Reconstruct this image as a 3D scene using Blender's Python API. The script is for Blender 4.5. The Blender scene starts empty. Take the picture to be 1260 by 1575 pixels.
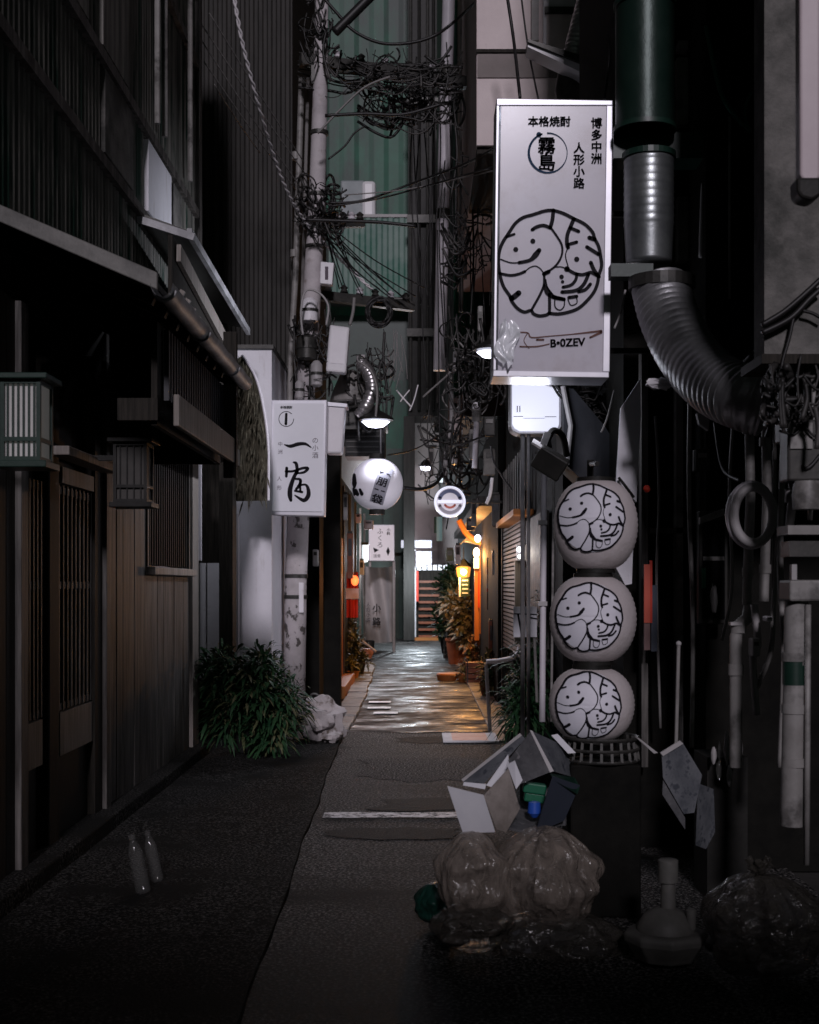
import bpy, bmesh, math, random
from mathutils import Vector as V, Matrix, Quaternion
R = math.radians
random.seed(7)
sc = bpy.context.scene
col = sc.collection

# ------------------------------------------------------------------ camera
FPX, VX, VY, CH = 2000.0, 645.0, 900.0, 1.5
cd = bpy.data.cameras.new('camera'); cam = bpy.data.objects.new('camera', cd); col.objects.link(cam)
cam.location = (0, 0, CH); cam.rotation_euler = (R(90), 0, 0)
cd.sensor_fit = 'VERTICAL'; cd.sensor_height = 36; cd.lens = FPX / 1575 * 36
cd.shift_x = (630 - VX) / 1575; cd.shift_y = (VY - 787.5) / 1575
cd.clip_start = .05; cd.clip_end = 400
cd.dof.use_dof = True; cd.dof.focus_distance = 9.0; cd.dof.aperture_fstop = 4.5
sc.camera = cam

# ------------------------------------------------------------------ sky, sun, exposure
SUN_EL, SUN_AZ = R(24), R(2)          # light comes from behind the camera, a little from the left
w = bpy.data.worlds.new('World'); sc.world = w; w.use_nodes = True
nt = w.node_tree
sky = nt.nodes.new('ShaderNodeTexSky'); sky.sky_type = 'NISHITA'; sky.sun_disc = False
sky.sun_elevation = SUN_EL; sky.sun_rotation = R(180) - SUN_AZ
hs = nt.nodes.new('ShaderNodeHueSaturation'); hs.inputs['Saturation'].default_value = .12
nt.links.new(sky.outputs[0], hs.inputs['Color'])
tint = nt.nodes.new('ShaderNodeMix'); tint.data_type = 'RGBA'; tint.blend_type = 'MULTIPLY'; tint.inputs[0].default_value = 1
tint.inputs[7].default_value = (.74, 1.0, .84, 1); nt.links.new(hs.outputs[0], tint.inputs[6])   # green tint put into the sky light to colour the shadows
nt.links.new(tint.outputs[2], nt.nodes['Background'].inputs[0])
nt.nodes['Background'].inputs[1].default_value = .0026
sd = bpy.data.lights.new('sun', 'SUN'); sun = bpy.data.objects.new('sun', sd); col.objects.link(sun)
sd.energy = 1.35; sd.angle = R(5); sd.color = (.97, .9, 1)
sdir = V((-math.sin(-SUN_AZ) * math.cos(SUN_EL), -math.cos(SUN_AZ) * math.cos(SUN_EL), math.sin(SUN_EL)))  # towards the sun
sun.rotation_euler = sdir.to_track_quat('Z', 'Y').to_euler(); sun.location = (0, -5, 12)
sc.view_settings.view_transform = 'Standard'; sc.view_settings.look = 'None'
sc.view_settings.exposure = 0.0; sc.view_settings.gamma = 1
sc.render.engine = 'CYCLES'
sc.cycles.use_denoising = True
sc.cycles.max_bounces = 6; sc.cycles.transparent_max_bounces = 16
sc.cycles.sample_clamp_indirect = 4

# ------------------------------------------------------------------ helpers
def P(px, py, Y): return V(((px - VX) / FPX * Y, Y, CH - (py - VY) / FPX * Y))
def onx(px, py, x): return P(px, py, x * FPX / (px - VX))
def S(px, Y): return px / FPX * Y      # pixels -> metres at depth Y

def spline(pts, n=6, closed=False):
    pts = [V(p) for p in pts]; out = []; m = len(pts)
    if m < 3: return pts
    rng = range(m if closed else m - 1)
    for i in rng:
        g = lambda k: pts[k % m] if closed else pts[max(0, min(m - 1, k))]
        a, b, c, d = g(i - 1), g(i), g(i + 1), g(i + 2)
        for k in range(n):
            t = k / n
            out.append(.5 * ((2 * b) + (c - a) * t + (2 * a - 5 * b + 4 * c - d) * t * t + (3 * b - a - 3 * c + d) * t ** 3))
    if not closed: out.append(pts[-1])
    return out

def wpos(o):
    p = V((0, 0, 0))
    while o: p += o.location; o = o.parent
    return p

class MB:
    def __init__(s): s.v = []; s.f = []
    def add(s, vs, fs):
        b = len(s.v); s.v += [V(x) for x in vs]; s.f += [tuple(b + i for i in f) for f in fs]; return s
    def box(s, x0, x1, y0, y1, z0, z1):
        return s.add([(x0,y0,z0),(x1,y0,z0),(x1,y1,z0),(x0,y1,z0),(x0,y0,z1),(x1,y0,z1),(x1,y1,z1),(x0,y1,z1)],
                     [(0,3,2,1),(4,5,6,7),(0,1,5,4),(1,2,6,5),(2,3,7,6),(3,0,4,7)])
    def obox(s, c, h, e=(0, 0, 0)):
        from mathutils import Euler
        m = Euler(e).to_matrix(); b = len(s.v); s.box(-h[0], h[0], -h[1], h[1], -h[2], h[2])
        for i in range(b, len(s.v)): s.v[i] = m @ s.v[i] + V(c)
        return s
    def pbox(s, px0, px1, py0, py1, Y, d):
        a = P(px0, py1, Y); b = P(px1, py0, Y); return s.box(a.x, b.x, Y, Y + d, a.z, b.z)
    def bar(s, p, q, w, h=None, up=(0, 0, 1)):
        p, q = V(p), V(q); h = h or w; d = (q - p).normalized(); u = V(up)
        if abs(d.dot(u)) > .98: u = V((0, 1, 0))
        r = d.cross(u).normalized() * w / 2; u = r.cross(d).normalized() * h / 2
        return s.add([p-r-u, p+r-u, p+r+u, p-r+u, q-r-u, q+r-u, q+r+u, q-r+u],
                     [(0,1,2,3),(7,6,5,4),(0,4,5,1),(1,5,6,2),(2,6,7,3),(3,7,4,0)])
    def tube(s, pts, r, n=8, closed=False, caps=True):
        pts = [V(p) for p in pts]; m = len(pts); b = len(s.v)
        rr = r if callable(r) else (lambda t: r)
        t0 = (pts[1] - pts[0]).normalized(); u = t0.orthogonal().normalized()
        for i, p in enumerate(pts):
            if closed: t = (pts[(i + 1) % m] - pts[i - 1]).normalized()
            else: t = (pts[min(m - 1, i + 1)] - pts[max(0, i - 1)]).normalized()
            u = (u - t * u.dot(t)); u = u.normalized() if u.length > 1e-6 else t.orthogonal().normalized()
            w_ = t.cross(u); ra = rr(i / (m - 1))
            for k in range(n):
                a = 2 * math.pi * k / n; s.v.append(p + (u * math.cos(a) + w_ * math.sin(a)) * ra)
        for i in range(m if closed else m - 1):
            j = (i + 1) % m
            for k in range(n):
                l = (k + 1) % n; s.f.append((b + i*n + k, b + i*n + l, b + j*n + l, b + j*n + k))
        if caps and not closed:
            s.f.append(tuple(b + k for k in reversed(range(n)))); s.f.append(tuple(b + (m-1)*n + k for k in range(n)))
        return s
    def lathe(s, c, prof, n=24, axis='Z', sq=(1, 1), jit=None):
        c = V(c); b = len(s.v); m = len(prof)
        for i, (r, z) in enumerate(prof):
            for k in range(n):
                a = 2 * math.pi * k / n; x, y = r * math.cos(a) * sq[0], r * math.sin(a) * sq[1]
                if jit: f = jit(a, z); x *= f; y *= f
                s.v.append(c + (V((x, y, z)) if axis == 'Z' else V((x, z, y)) if axis == 'Y' else V((z, x, y))))
        for i in range(m - 1):
            for k in range(n):
                l = (k + 1) % n; s.f.append((b + i*n + k, b + i*n + l, b + (i+1)*n + l, b + (i+1)*n + k))
        if prof[0][0] > 1e-4: s.f.append(tuple(b + k for k in reversed(range(n))))
        if prof[-1][0] > 1e-4: s.f.append(tuple(b + (m-1)*n + k for k in range(n)))
        return s
    def prism(s, poly, d):
        poly = [V(p) for p in poly]; d = V(d); n = len(poly)
        nrm = (poly[1] - poly[0]).cross(poly[2] - poly[1])
        if nrm.dot(d) > 0: poly = poly[::-1]
        return s.add(poly + [p + d for p in poly], [tuple(range(n)), tuple(range(2*n - 1, n - 1, -1))] +
                     [(i, n + i, n + (i + 1) % n, (i + 1) % n) for i in range(n)])
    def ppoly(s, pp, Y, d): return s.prism([P(x, y, Y) for x, y in pp], (0, d, 0))
    def ball(s, c, r, n=14, m=9, jit=0, seed=1, nz=2.2):
        from mathutils import noise
        c = V(c); r = V(r) if hasattr(r, '__len__') else V((r, r, r)); b = len(s.v)
        for i in range(m + 1):
            th = math.pi * i / m
            for k in range(n):
                ph = 2 * math.pi * k / n; d = V((math.sin(th)*math.cos(ph), math.sin(th)*math.sin(ph), math.cos(th)))
                f = 1 + (jit * noise.noise(d * nz + V((seed * 7.3, seed, 0))) if jit else 0)
                s.v.append(c + V((d.x*r.x, d.y*r.y, d.z*r.z)) * f)
        for i in range(m):
            for k in range(n):
                l = (k + 1) % n; s.f.append((b + (i+1)*n + k, b + (i+1)*n + l, b + i*n + l, b + i*n + k))
        return s
    def wave(s, o, u, v, nrm, pitch, amp, thick=.006, shape='sin'):
        """corrugated sheet from corner o along u (across ridges) and v, bulging along nrm"""
        o, u, v, nrm = V(o), V(u), V(v), V(nrm); L = u.length; k = max(1, round(L / pitch)) * 6; A = []
        for i in range(k + 1):
            ph = i % 6
            h = [0, 0, 1, 1, 1, 0][ph] if shape == 'rib' else .5 - .5 * math.cos(2 * math.pi * i / 6)
            A.append(o + u * (i / k) + nrm * (h * amp))
        b = len(s.v)
        s.v += A + [a + v for a in A]
        for i in range(k): s.f.append((b + i, b + i + 1, b + k + 1 + i + 1, b + k + 1 + i))
        return s
    def sheet(s, fn, nu, nv):
        b = len(s.v)
        for j in range(nv + 1):
            for i in range(nu + 1): s.v.append(V(fn(i / nu, j / nv)))
        for j in range(nv):
            for i in range(nu):
                a = b + j * (nu + 1) + i; s.f.append((a, a + 1, a + nu + 2, a + nu + 1))
        return s
    def ribbon(s, pts, wd, fn, thick=0):
        """flat stroke: pts 2-D with widths, fn(u, v) -> 3-D; wd number or list"""
        pts2 = [V((p[0], p[1], 0)) for p in pts]
        ws = [p[2] if len(p) > 2 else wd for p in pts]
        n = 5; q = spline(pts2, n) if len(pts2) > 2 else [pts2[0].lerp(pts2[1], t / 4) for t in range(5)]
        m = len(q); W = []
        for i in range(m):
            t = i / (m - 1) * (len(ws) - 1); k = min(int(t), len(ws) - 2); W.append(ws[k] + (ws[k + 1] - ws[k]) * (t - k))
        Lf, Rt = [], []
        for i in range(m):
            t = (q[min(m-1, i+1)] - q[max(0, i-1)]); t = t.normalized() if t.length > 1e-6 else V((1, 0, 0))
            nn = V((-t.y, t.x, 0)) * W[i] / 2; Lf.append(q[i] + nn); Rt.append(q[i] - nn)
        b = len(s.v)
        for i in range(m): s.v += [V(fn(Lf[i].x, Lf[i].y)), V(fn(Rt[i].x, Rt[i].y))]
        for i in range(m - 1): s.f.append((b + 2*i, b + 2*i + 1, b + 2*i + 3, b + 2*i + 2))
        for e in (0, m - 1): s.dot(q[e].x, q[e].y, W[e] / 2, fn)
        return s
    def dot(s, x, y, r, fn, n=12):
        b = len(s.v); s.v.append(V(fn(x, y)))
        for k in range(n): a = 2 * math.pi * k / n; s.v.append(V(fn(x + r * math.cos(a), y + r * math.sin(a))))
        for k in range(n): s.f.append((b, b + 1 + k, b + 1 + (k + 1) % n))
        return s
    def text(s, body, o, u, v, size, bold=0.0, fn=None):
        """writing with its lower left corner at o, reading along u, up along v"""
        c = bpy.data.curves.new('t', 'FONT'); c.body = body; c.offset = 0; c.resolution_u = 3
        t = bpy.data.objects.new('t', c); col.objects.link(t); bpy.context.view_layer.update()
        me = bpy.data.meshes.new_from_object(t.evaluated_get(bpy.context.evaluated_depsgraph_get()))
        o, u, v = V(o), V(u).normalized(), V(v).normalized()
        vs = [p.co for p in me.vertices]
        for a_, b_ in (((0, 0),) if bold < .012 else ((-bold, -bold), (bold, -bold), (bold, bold), (-bold, bold), (0, 0))):
            s.add([fn((p.x + a_) * size, (p.y + b_) * size) if fn else o + u * (p.x + a_) * size + v * (p.y + b_) * size for p in vs], [tuple(f.vertices) for f in me.polygons])
        bpy.data.objects.remove(t); bpy.data.meshes.remove(me); bpy.data.curves.remove(c)
        return s
    def leaves(s, fn, n, L, W, droop=.4, up=.3, rnd=random):
        for i in range(n):
            c, d = fn(); d = V(d).normalized(); l = L * rnd.uniform(.6, 1.25); wd = W * rnd.uniform(.7, 1.2)
            side = d.cross(V((rnd.uniform(-.4, .4), rnd.uniform(-.4, .4), 1))); side = side.normalized() if side.length > 1e-3 else V((1, 0, 0))
            c = V(c); m1 = c + d * l * .35; m2 = c + d * l * .7 - V((0, 0, droop * l * .18)); e = c + d * l - V((0, 0, droop * l * .5))
            s.add([c, m1 + side*wd/2, m2 + side*wd*.4, e, m2 - side*wd*.4, m1 - side*wd/2], [(0, 1, 5), (1, 2, 4, 5), (2, 3, 4)])
        return s
    def build(s, name, mat, parent=None, smooth=False, bevel=0, at=None):
        me = bpy.data.meshes.new(name)
        if parent is not None: off = wpos(parent)
        elif at is not None: off = V(at)
        else:
            xs = [p.x for p in s.v]; ys = [p.y for p in s.v]; zs = [p.z for p in s.v]
            off = V(((min(xs)+max(xs))/2, (min(ys)+max(ys))/2, min(zs)))
        me.from_pydata([p - off for p in s.v], [], s.f); me.validate(); me.update()
        me.materials.append(mat)
        o = bpy.data.objects.new(name, me); col.objects.link(o)
        if parent is not None: o.parent = parent
        else: o.location = off
        if smooth:
            for p in me.polygons: p.use_smooth = True
            if smooth != 2:
                me.set_sharp_from_angle(angle=R(40))
        if bevel:
            b = o.modifiers.new('bevel', 'BEVEL'); b.width = bevel; b.segments = 2; b.limit_method = 'ANGLE'
        return o

def tag(o, label=None, cat=None, group=None, kind=None):
    for k, x in (('label', label), ('category', cat), ('group', group), ('kind', kind)):
        if x: o[k] = x
    return o
def thing(name, label, cat, loc, group=None):
    o = bpy.data.objects.new(name, None); col.objects.link(o); o.location = loc; o.empty_display_size = .1
    return tag(o, label, cat, group)
def lamp_light(parent, pos, power, color, radius=.05, kind='POINT', spot=None, aim=None):
    d = bpy.data.lights.new('glow', kind); d.energy = power; d.color = color
    d.shadow_soft_size = radius
    o = bpy.data.objects.new('bulb_light', d); col.objects.link(o); o.parent = parent; o.location = V(pos) - wpos(parent)
    if kind == 'SPOT':
        d.spot_size = R(spot or 150); d.spot_blend = 1
        if aim is not None: o.rotation_euler = (-V(aim)).to_track_quat('Z', 'Y').to_euler()
    return o

# ------------------------------------------------------------------ materials
MATS = {}
def mat(name, c, c2=None, sc_=6, rough=.6, metal=0, bump=0, bs=40, st=(1, 1, 1), emit=0, ecol=None, spec=.4, lo=.35, hi=.65,
        c3=None, s3=2, lo3=.5, hi3=.62, st3=None, rv=0, trans=0, det=6):
    if name in MATS: return MATS[name]
    m = bpy.data.materials.new(name); m.use_nodes = True; n = m.node_tree.nodes; L = m.node_tree.links
    b = n['Principled BSDF']; b.inputs['Roughness'].default_value = rough; b.inputs['Metallic'].default_value = metal
    b.inputs['Specular IOR Level'].default_value = spec
    tc = n.new('ShaderNodeTexCoord')
    def noise(scale, stretch, detail=6):
        mp = n.new('ShaderNodeMapping'); mp.inputs['Scale'].default_value = stretch; L.new(tc.outputs['Object'], mp.inputs[0])
        t = n.new('ShaderNodeTexNoise'); t.inputs['Scale'].default_value = scale; t.inputs['Detail'].default_value = detail; t.inputs['Roughness'].default_value = .65
        L.new(mp.outputs[0], t.inputs['Vector']); return t
    def ramp(src, a, z):
        r = n.new('ShaderNodeMapRange'); r.inputs['From Min'].default_value = a; r.inputs['From Max'].default_value = z; L.new(src, r.inputs['Value']); return r.outputs[0]
    def mix(f, a, z):
        x = n.new('ShaderNodeMix'); x.data_type = 'RGBA'
        if hasattr(f, 'links'): L.new(f, x.inputs[0])
        for i, q in ((6, a), (7, z)):
            if hasattr(q, 'links'): L.new(q, x.inputs[i])
            else: x.inputs[i].default_value = (*q, 1)
        return x.outputs[2]
    cur = None
    if c2:
        t = noise(sc_, st, det); f = ramp(t.outputs['Fac'], lo, hi); cur = mix(f, c, c2)
        if rv:
            r = n.new('ShaderNodeMapRange'); r.inputs['To Min'].default_value = rough - rv; r.inputs['To Max'].default_value = rough + rv
            L.new(f, r.inputs['Value']); L.new(r.outputs[0], b.inputs['Roughness'])
    if c3:
        t = noise(s3, st3 or st); f = ramp(t.outputs['Fac'], lo3, hi3); cur = mix(f, cur if cur else c, c3)
    if cur: L.new(cur, b.inputs['Base Color'])
    else: b.inputs['Base Color'].default_value = (*c, 1)
    if bump:
        t = noise(bs, st); bp = n.new('ShaderNodeBump'); bp.inputs['Strength'].default_value = bump; bp.inputs['Distance'].default_value = .01
        L.new(t.outputs['Fac'], bp.inputs['Height']); L.new(bp.outputs[0], b.inputs['Normal'])
    if emit:
        b.inputs['Emission Strength'].default_value = emit; b.inputs['Emission Color'].default_value = (*(ecol or c), 1)
    if trans: b.inputs['Transmission Weight'].default_value = trans
    MATS[name] = m; return m

VST = (14, 14, .7)
m_wood = mat('dark_wood', (.02, .019, .0175), (.15, .138, .128), 2.2, .6, bump=.5, bs=6, st=(9, 9, .5), c3=(.022, .018, .015), s3=1.6, st3=(5, 5, .7), lo3=.46, hi3=.66)
m_wood_l = mat('grey_wood', (.13, .115, .1), (.3, .265, .24), 3, .6, bump=.3, bs=8, st=VST)
m_wood_b = mat('black_wood', (.012, .011, .009), (.035, .03, .025), 4, .65, bump=.25, bs=8, st=VST, spec=.12)
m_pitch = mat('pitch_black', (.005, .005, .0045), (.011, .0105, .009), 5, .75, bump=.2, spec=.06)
m_verge = mat('weathered_tin', (.06, .058, .054), (.15, .145, .135), 4, .5, .2, bump=.1)
m_lat = mat('lattice_wood', (.03, .026, .02), (.10, .085, .065), 5, .5, st=(2, 2, 1))
m_siding = mat('siding', (.03, .036, .03), (.26, .245, .22), 2.2, .6, bump=.2, bs=6, st=(3, 5, .35), c3=(.012, .04, .026), s3=1.2, st3=(2, 3, .4), lo3=.52, hi3=.6)
m_black = mat('black_paint', (.010, .010, .009), (.02, .019, .017), 8, .5, bump=.15, spec=.2)
m_dark = mat('dark_metal', (.03, .03, .028), (.06, .057, .052), 10, .45, .3, bump=.1)
m_dkwall = mat('dark_cladding', (.016, .015, .013), (.034, .031, .028), 3, .7, bump=.2, st=(5, 5, .6))
m_metal = mat('galvanised', (.42, .40, .41), (.62, .6, .6), 9, .34, .85, bump=.08, bs=30)
m_gutter = mat('gutter_metal', (.26, .26, .27), (.5, .5, .52), 4, .5, .0, bump=.1, lo=.4, hi=.6)
m_white = mat('white_paint', (.72, .70, .73), (.82, .80, .83), 3, .45, bump=.05, c3=(.5, .45, .44), s3=4, lo3=.58, hi3=.75)
m_whiteplastic = mat('white_plastic', (.66, .65, .67), (.72, .71, .73), 3, .35)
m_whitewall = mat('white_plaster', (.78, .77, .82), (.86, .85, .9), 2.5, .7, bump=.15, c3=(.6, .57, .58), s3=3, st3=(3, 3, .5), lo3=.58, hi3=.75)
m_pinkwall = mat('pale_render', (.66, .57, .56), (.78, .68, .67), 1.6, .8, bump=.2, bs=60, c3=(.3, .26, .25), s3=2.5, st3=(2, 2, .6), lo3=.6, hi3=.78)
m_plaster = mat('rough_plaster', (.09, .088, .082), (.2, .19, .178), 5, .85, bump=.8, bs=45, c3=(.06, .06, .055), s3=2)
m_conc = mat('concrete', (.22, .205, .2), (.36, .34, .335), 6, .8, bump=.3, bs=50, c3=(.14, .13, .125), s3=3)
m_pole = mat('pole_concrete', (.40, .37, .37), (.52, .48, .49), 5, .75, bump=.2, bs=60, c3=(.09, .08, .075), s3=7, st3=(1, 1, .8), lo3=.56, hi3=.6)
m_pole_u = mat('pole_concrete_clean', (.42, .39, .40), (.56, .52, .53), 4, .7, bump=.15, bs=60, c3=(.3, .26, .25), s3=5, lo3=.56, hi3=.7)
m_asph = mat('asphalt', (.006, .0058, .0054), (.32, .305, .295), 62, .75, bump=1, bs=62, spec=.05, c3=(.006, .006, .0055), s3=.8, st3=(.5, 1.5, 1), lo3=.5, hi3=.7, rv=.1, det=2, lo=.49, hi=.67)
m_wet = mat('wet_paving', (.016, .015, .0145), (.12, .11, .105), 1.6, .58, bump=.4, bs=70, spec=.24, c3=(.010, .0098, .0095), s3=2.3, st=(1, 1.5, 1), lo3=.46, hi3=.56, rv=.34)
m_pave = mat('pavement', (.006, .006, .0056), (.16, .155, .147), 70, .85, bump=.6, bs=70, c3=(.014, .014, .013), s3=1.3, spec=.05, lo=.5, hi=.7)
m_slab = mat('slab', (.2, .185, .175), (.34, .32, .3), 5, .6, bump=.3, bs=40, c3=(.13, .12, .11), s3=2.2)
m_ground = mat('soil_ground', (.03, .028, .026), (.05, .047, .043), 8, .9)
m_green = mat('green_sheet', (.002, .062, .034), (.006, .112, .062), .8, .5, bump=.06, c3=(.014, .03, .024), s3=.9, st3=(1, 1, .35), lo3=.44, hi3=.6)
m_greenlt = mat('pale_green_sheet', (.07, .145, .12), (.13, .2, .17), 1.5, .5, c3=(.04, .13, .095), s3=1.2)
m_greendk = mat('dark_green_paint', (.006, .022, .015), (.012, .034, .024), 6, .4, bump=.05)
m_sign = mat('sign_acrylic', (.56, .54, .60), (.66, .62, .66), 1.5, .22, spec=.5, c3=(.36, .30, .29), s3=2.2, lo3=.54, hi3=.78, emit=.05, ecol=(.85, .8, .95))
m_signframe = mat('sign_frame_alu', (.66, .66, .72), (.76, .75, .8), 6, .35, .25)
m_ink = mat('black_ink', (.012, .011, .014), rough=.5, spec=.05)
m_inkg = mat('grey_ink', (.12, .10, .12), rough=.5, spec=.05)
m_inkb = mat('brown_ink', (.16, .085, .07), rough=.5, spec=.05)
m_inkblue = mat('blue_ink', (.02, .05, .10), rough=.5, spec=.05)
m_paper = mat('lantern_paper', (.46, .41, .41), (.56, .51, .51), 3, .7, bump=.25, emit=.012, ecol=(.9, .8, .85), c3=(.36, .315, .3), s3=5, lo3=.54, hi3=.74)
m_paperw = mat('lantern_white', (.56, .54, .59), (.68, .66, .72), 4, .6, emit=.045, ecol=(.8, .82, 1))
m_globe = mat('globe_paper', (.60, .58, .62), (.68, .66, .7), 3, .5, emit=.10, ecol=(.85, .83, 1))
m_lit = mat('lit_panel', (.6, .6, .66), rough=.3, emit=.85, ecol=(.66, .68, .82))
m_lit2 = mat('lit_box', (.8, .8, .85), rough=.3, emit=1.3, ecol=(.72, .84, .9))
m_lamp = mat('lamp_disc', (.8, .8, .9), rough=.3, emit=6, ecol=(.8, .82, 1))
m_warm = mat('warm_bulb', (.9, .6, .3), rough=.3, emit=16, ecol=(1, .62, .25))
m_warmdim = mat('warm_glass', (.6, .25, .06), rough=.3, emit=.9, ecol=(1, .42, .08))
m_orange = mat('orange_wood', (.42, .16, .045), (.52, .2, .06), 4, .5, st=VST, bump=.1)
m_redwood = mat('red_wood', (.2, .06, .03), (.3, .095, .045), 4, .5, st=(2, 2, 2))
m_red = mat('red_cloth', (.5, .03, .015), (.6, .05, .02), 4, .6)
m_redpanel = mat('red_panel', (.55, .09, .05), rough=.5)
m_blue = mat('blue_plastic', (.02, .08, .4), rough=.4)
m_bluegrey = mat('blue_grey_paint', (.05, .06, .085), rough=.5)
m_grplastic = mat('green_plastic', (.008, .11, .055), rough=.4)
m_leaf = mat('leaf_dark', (.008, .038, .016), (.035, .085, .034), 9, .55, spec=.25)
m_leafm = mat('leaf_olive', (.06, .08, .03), (.16, .15, .085), 8, .55)
m_leafp = mat('leaf_pale', (.2, .17, .11), (.32, .27, .2), 8, .6)
m_stem = mat('stem', (.06, .055, .03), rough=.7)
m_pot = mat('terracotta', (.2, .075, .04), (.28, .11, .06), 5, .8)
m_refuse = mat('mixed_refuse', (.05, .042, .036), (.26, .22, .19), 9, .7, bump=.6, bs=18, c3=(.36, .33, .31), s3=11, lo3=.6, hi3=.64)
m_potb = mat('black_pot', (.018, .018, .018), rough=.5)
m_cable = mat('cable_black', (.014, .013, .013), rough=.5)
m_cablemix = mat('cable_mixed', (.010, .0095, .009), (.06, .056, .053), 2.5, .5, lo=.45, hi=.62)
m_cableg = mat('cable_grey', (.2, .19, .185), rough=.5)
m_cablew = mat('cable_white', (.75, .72, .74), rough=.5)
m_cablegr = mat('cable_green', (.01, .11, .07), rough=.45)
m_pvc = mat('grey_pvc', (.2, .19, .18), (.29, .28, .27), 5, .5, c3=(.1, .095, .09), s3=4)
m_pvcl = mat('pale_pvc', (.3, .29, .29), (.38, .36, .36), 5, .5)
m_pvcw = mat('white_pvc', (.55, .52, .56), (.66, .63, .66), 4, .45, c3=(.3, .28, .28), s3=4, st3=(1, 1, .3), lo3=.58, hi3=.7)
m_card = mat('cardboard', (.14, .12, .105), (.26, .23, .21), 7, .8, bump=.3, c3=(.08, .07, .065), s3=10, lo3=.58, hi3=.68)
m_cardin = mat('cardboard_dark', (.04, .04, .044), (.1, .1, .105), 9, .8, bump=.3, c3=(.16, .155, .16), s3=14, lo3=.6, hi3=.66)
m_cardw = mat('card_white', (.58, .58, .62), (.66, .66, .69), 4, .7)
m_cardg = mat('card_slate', (.05, .055, .065), (.13, .135, .145), 9, .7, bump=.3, c3=(.035, .04, .05), s3=18, lo3=.55, hi3=.62)
m_tarp = mat('grey_tarp', (.3, .28, .275), (.46, .43, .43), 2, .5, st=(1, 1, .4))
m_stone = mat('stone', (.36, .33, .33), (.52, .48, .48), 7, .8, bump=.6, bs=25, c3=(.15, .12, .1), s3=6, lo3=.54, hi3=.64)
m_thatch = mat('dead_leaf_awning', (.03, .027, .017), (.1, .088, .06), 12, .9, bump=.9, bs=40, st=(3, 3, .8))
m_base = mat('sign_base_plastic', (.10, .098, .09), (.15, .146, .135), 8, .55, bump=.1)
m_glassdark = mat('dark_glass', (.01, .01, .011), rough=.08, spec=.6)

def translucent(m, f):
    n = m.node_tree.nodes; L = m.node_tree.links; t = n.new('ShaderNodeBsdfTranslucent'); x = n.new('ShaderNodeMixShader')
    t.inputs[0].default_value = (.8, .8, .85, 1); x.inputs[0].default_value = f; L.new(n['Principled BSDF'].outputs[0], x.inputs[1]); L.new(t.outputs[0], x.inputs[2]); L.new(x.outputs[0], n['Material Output'].inputs[0])
translucent(m_sign, .3)
def film(name, tint, opac, rough, bs, bstr, wst=(1, 1, 1)):
    """thin creased plastic film: partly clear, partly milky, glossy"""
    m = bpy.data.materials.new(name); m.use_nodes = True; n = m.node_tree.nodes; L = m.node_tree.links
    b = n['Principled BSDF']; b.inputs['Base Color'].default_value = (*tint, 1); b.inputs['Roughness'].default_value = rough
    b.inputs['Specular IOR Level'].default_value = .9
    tc = n.new('ShaderNodeTexCoord'); mp = n.new('ShaderNodeMapping'); mp.inputs['Scale'].default_value = wst
    L.new(tc.outputs['Object'], mp.inputs[0])
    t = n.new('ShaderNodeTexNoise'); t.inputs['Scale'].default_value = bs; t.inputs['Detail'].default_value = 4; t.inputs['Distortion'].default_value = 1.2
    L.new(mp.outputs[0], t.inputs['Vector'])
    bp = n.new('ShaderNodeBump'); bp.inputs['Strength'].default_value = bstr; bp.inputs['Distance'].default_value = .03
    L.new(t.outputs['Fac'], bp.inputs['Height']); L.new(bp.outputs[0], b.inputs['Normal'])
    tr = n.new('ShaderNodeBsdfTransparent'); mx = n.new('ShaderNodeMixShader')
    r = n.new('ShaderNodeMapRange'); r.inputs['From Min'].default_value = .35; r.inputs['From Max'].default_value = .7
    r.inputs['To Min'].default_value = opac * .6; r.inputs['To Max'].default_value = min(1, opac * 1.4)
    L.new(t.outputs['Fac'], r.inputs['Value']); L.new(r.outputs[0], mx.inputs[0])
    L.new(tr.outputs[0], mx.inputs[1]); L.new(b.outputs[0], mx.inputs[2])
    L.new(mx.outputs[0], n['Material Output'].inputs[0]); return m
m_bag = film('clear_bag', (.28, .235, .2), .56, .18, 15, .85, (1, 1, .4))
m_bagd = film('dim_bag', (.07, .063, .054), .65, .18, 14, 1)
m_pet = film('clear_bottle', (.12, .12, .115), .3, .08, 6, .15)
from mathutils import noise as NZ
# ------------------------------------------------------------------ the ground
def struct(o): o['kind'] = 'structure'; return o
struct(MB().box(-60, 60, -40, 120, -.4, -.03).build('ground', m_ground))
# alley road: left kerb line bends slightly; a gentle camber
EDGE = [(-12, -.50), (2, -.585), (4.44, -.61), (8.3, -.685), (12, -.75), (16, -.72), (22, -.80), (30, -1.2), (36, -1.4)]
def edge(y):
    for (a, xa), (b, xb) in zip(EDGE, EDGE[1:]):
        if a <= y <= b: return xa + (xb - xa) * (y - a) / (b - a) + .008 * math.sin(y * 2.3) + .005 * math.sin(y * 7.1 + 1)
    return EDGE[-1][1]
def road_fn(u, v):
    y = -12 + 25.35 * v; x0 = edge(y); x = x0 + (1.95 - x0) * u
    return (x, y, -.002 + .001 * math.sin(y * 2.1 + x * 2))
struct(MB().sheet(road_fn, 12, 140).build('road', m_asph, smooth=2))
def pave_fn(u, v):
    y = -12 + 24.6 * v; x1 = edge(y) - .004; return (-2.6 + (x1 + 2.6) * u, y, .012 + .004 * math.sin(y * 3 + u * 3))
pv = MB().sheet(pave_fn, 6, 60)
ys = [-12 + 24.6 * i / 40 for i in range(41)]
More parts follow.
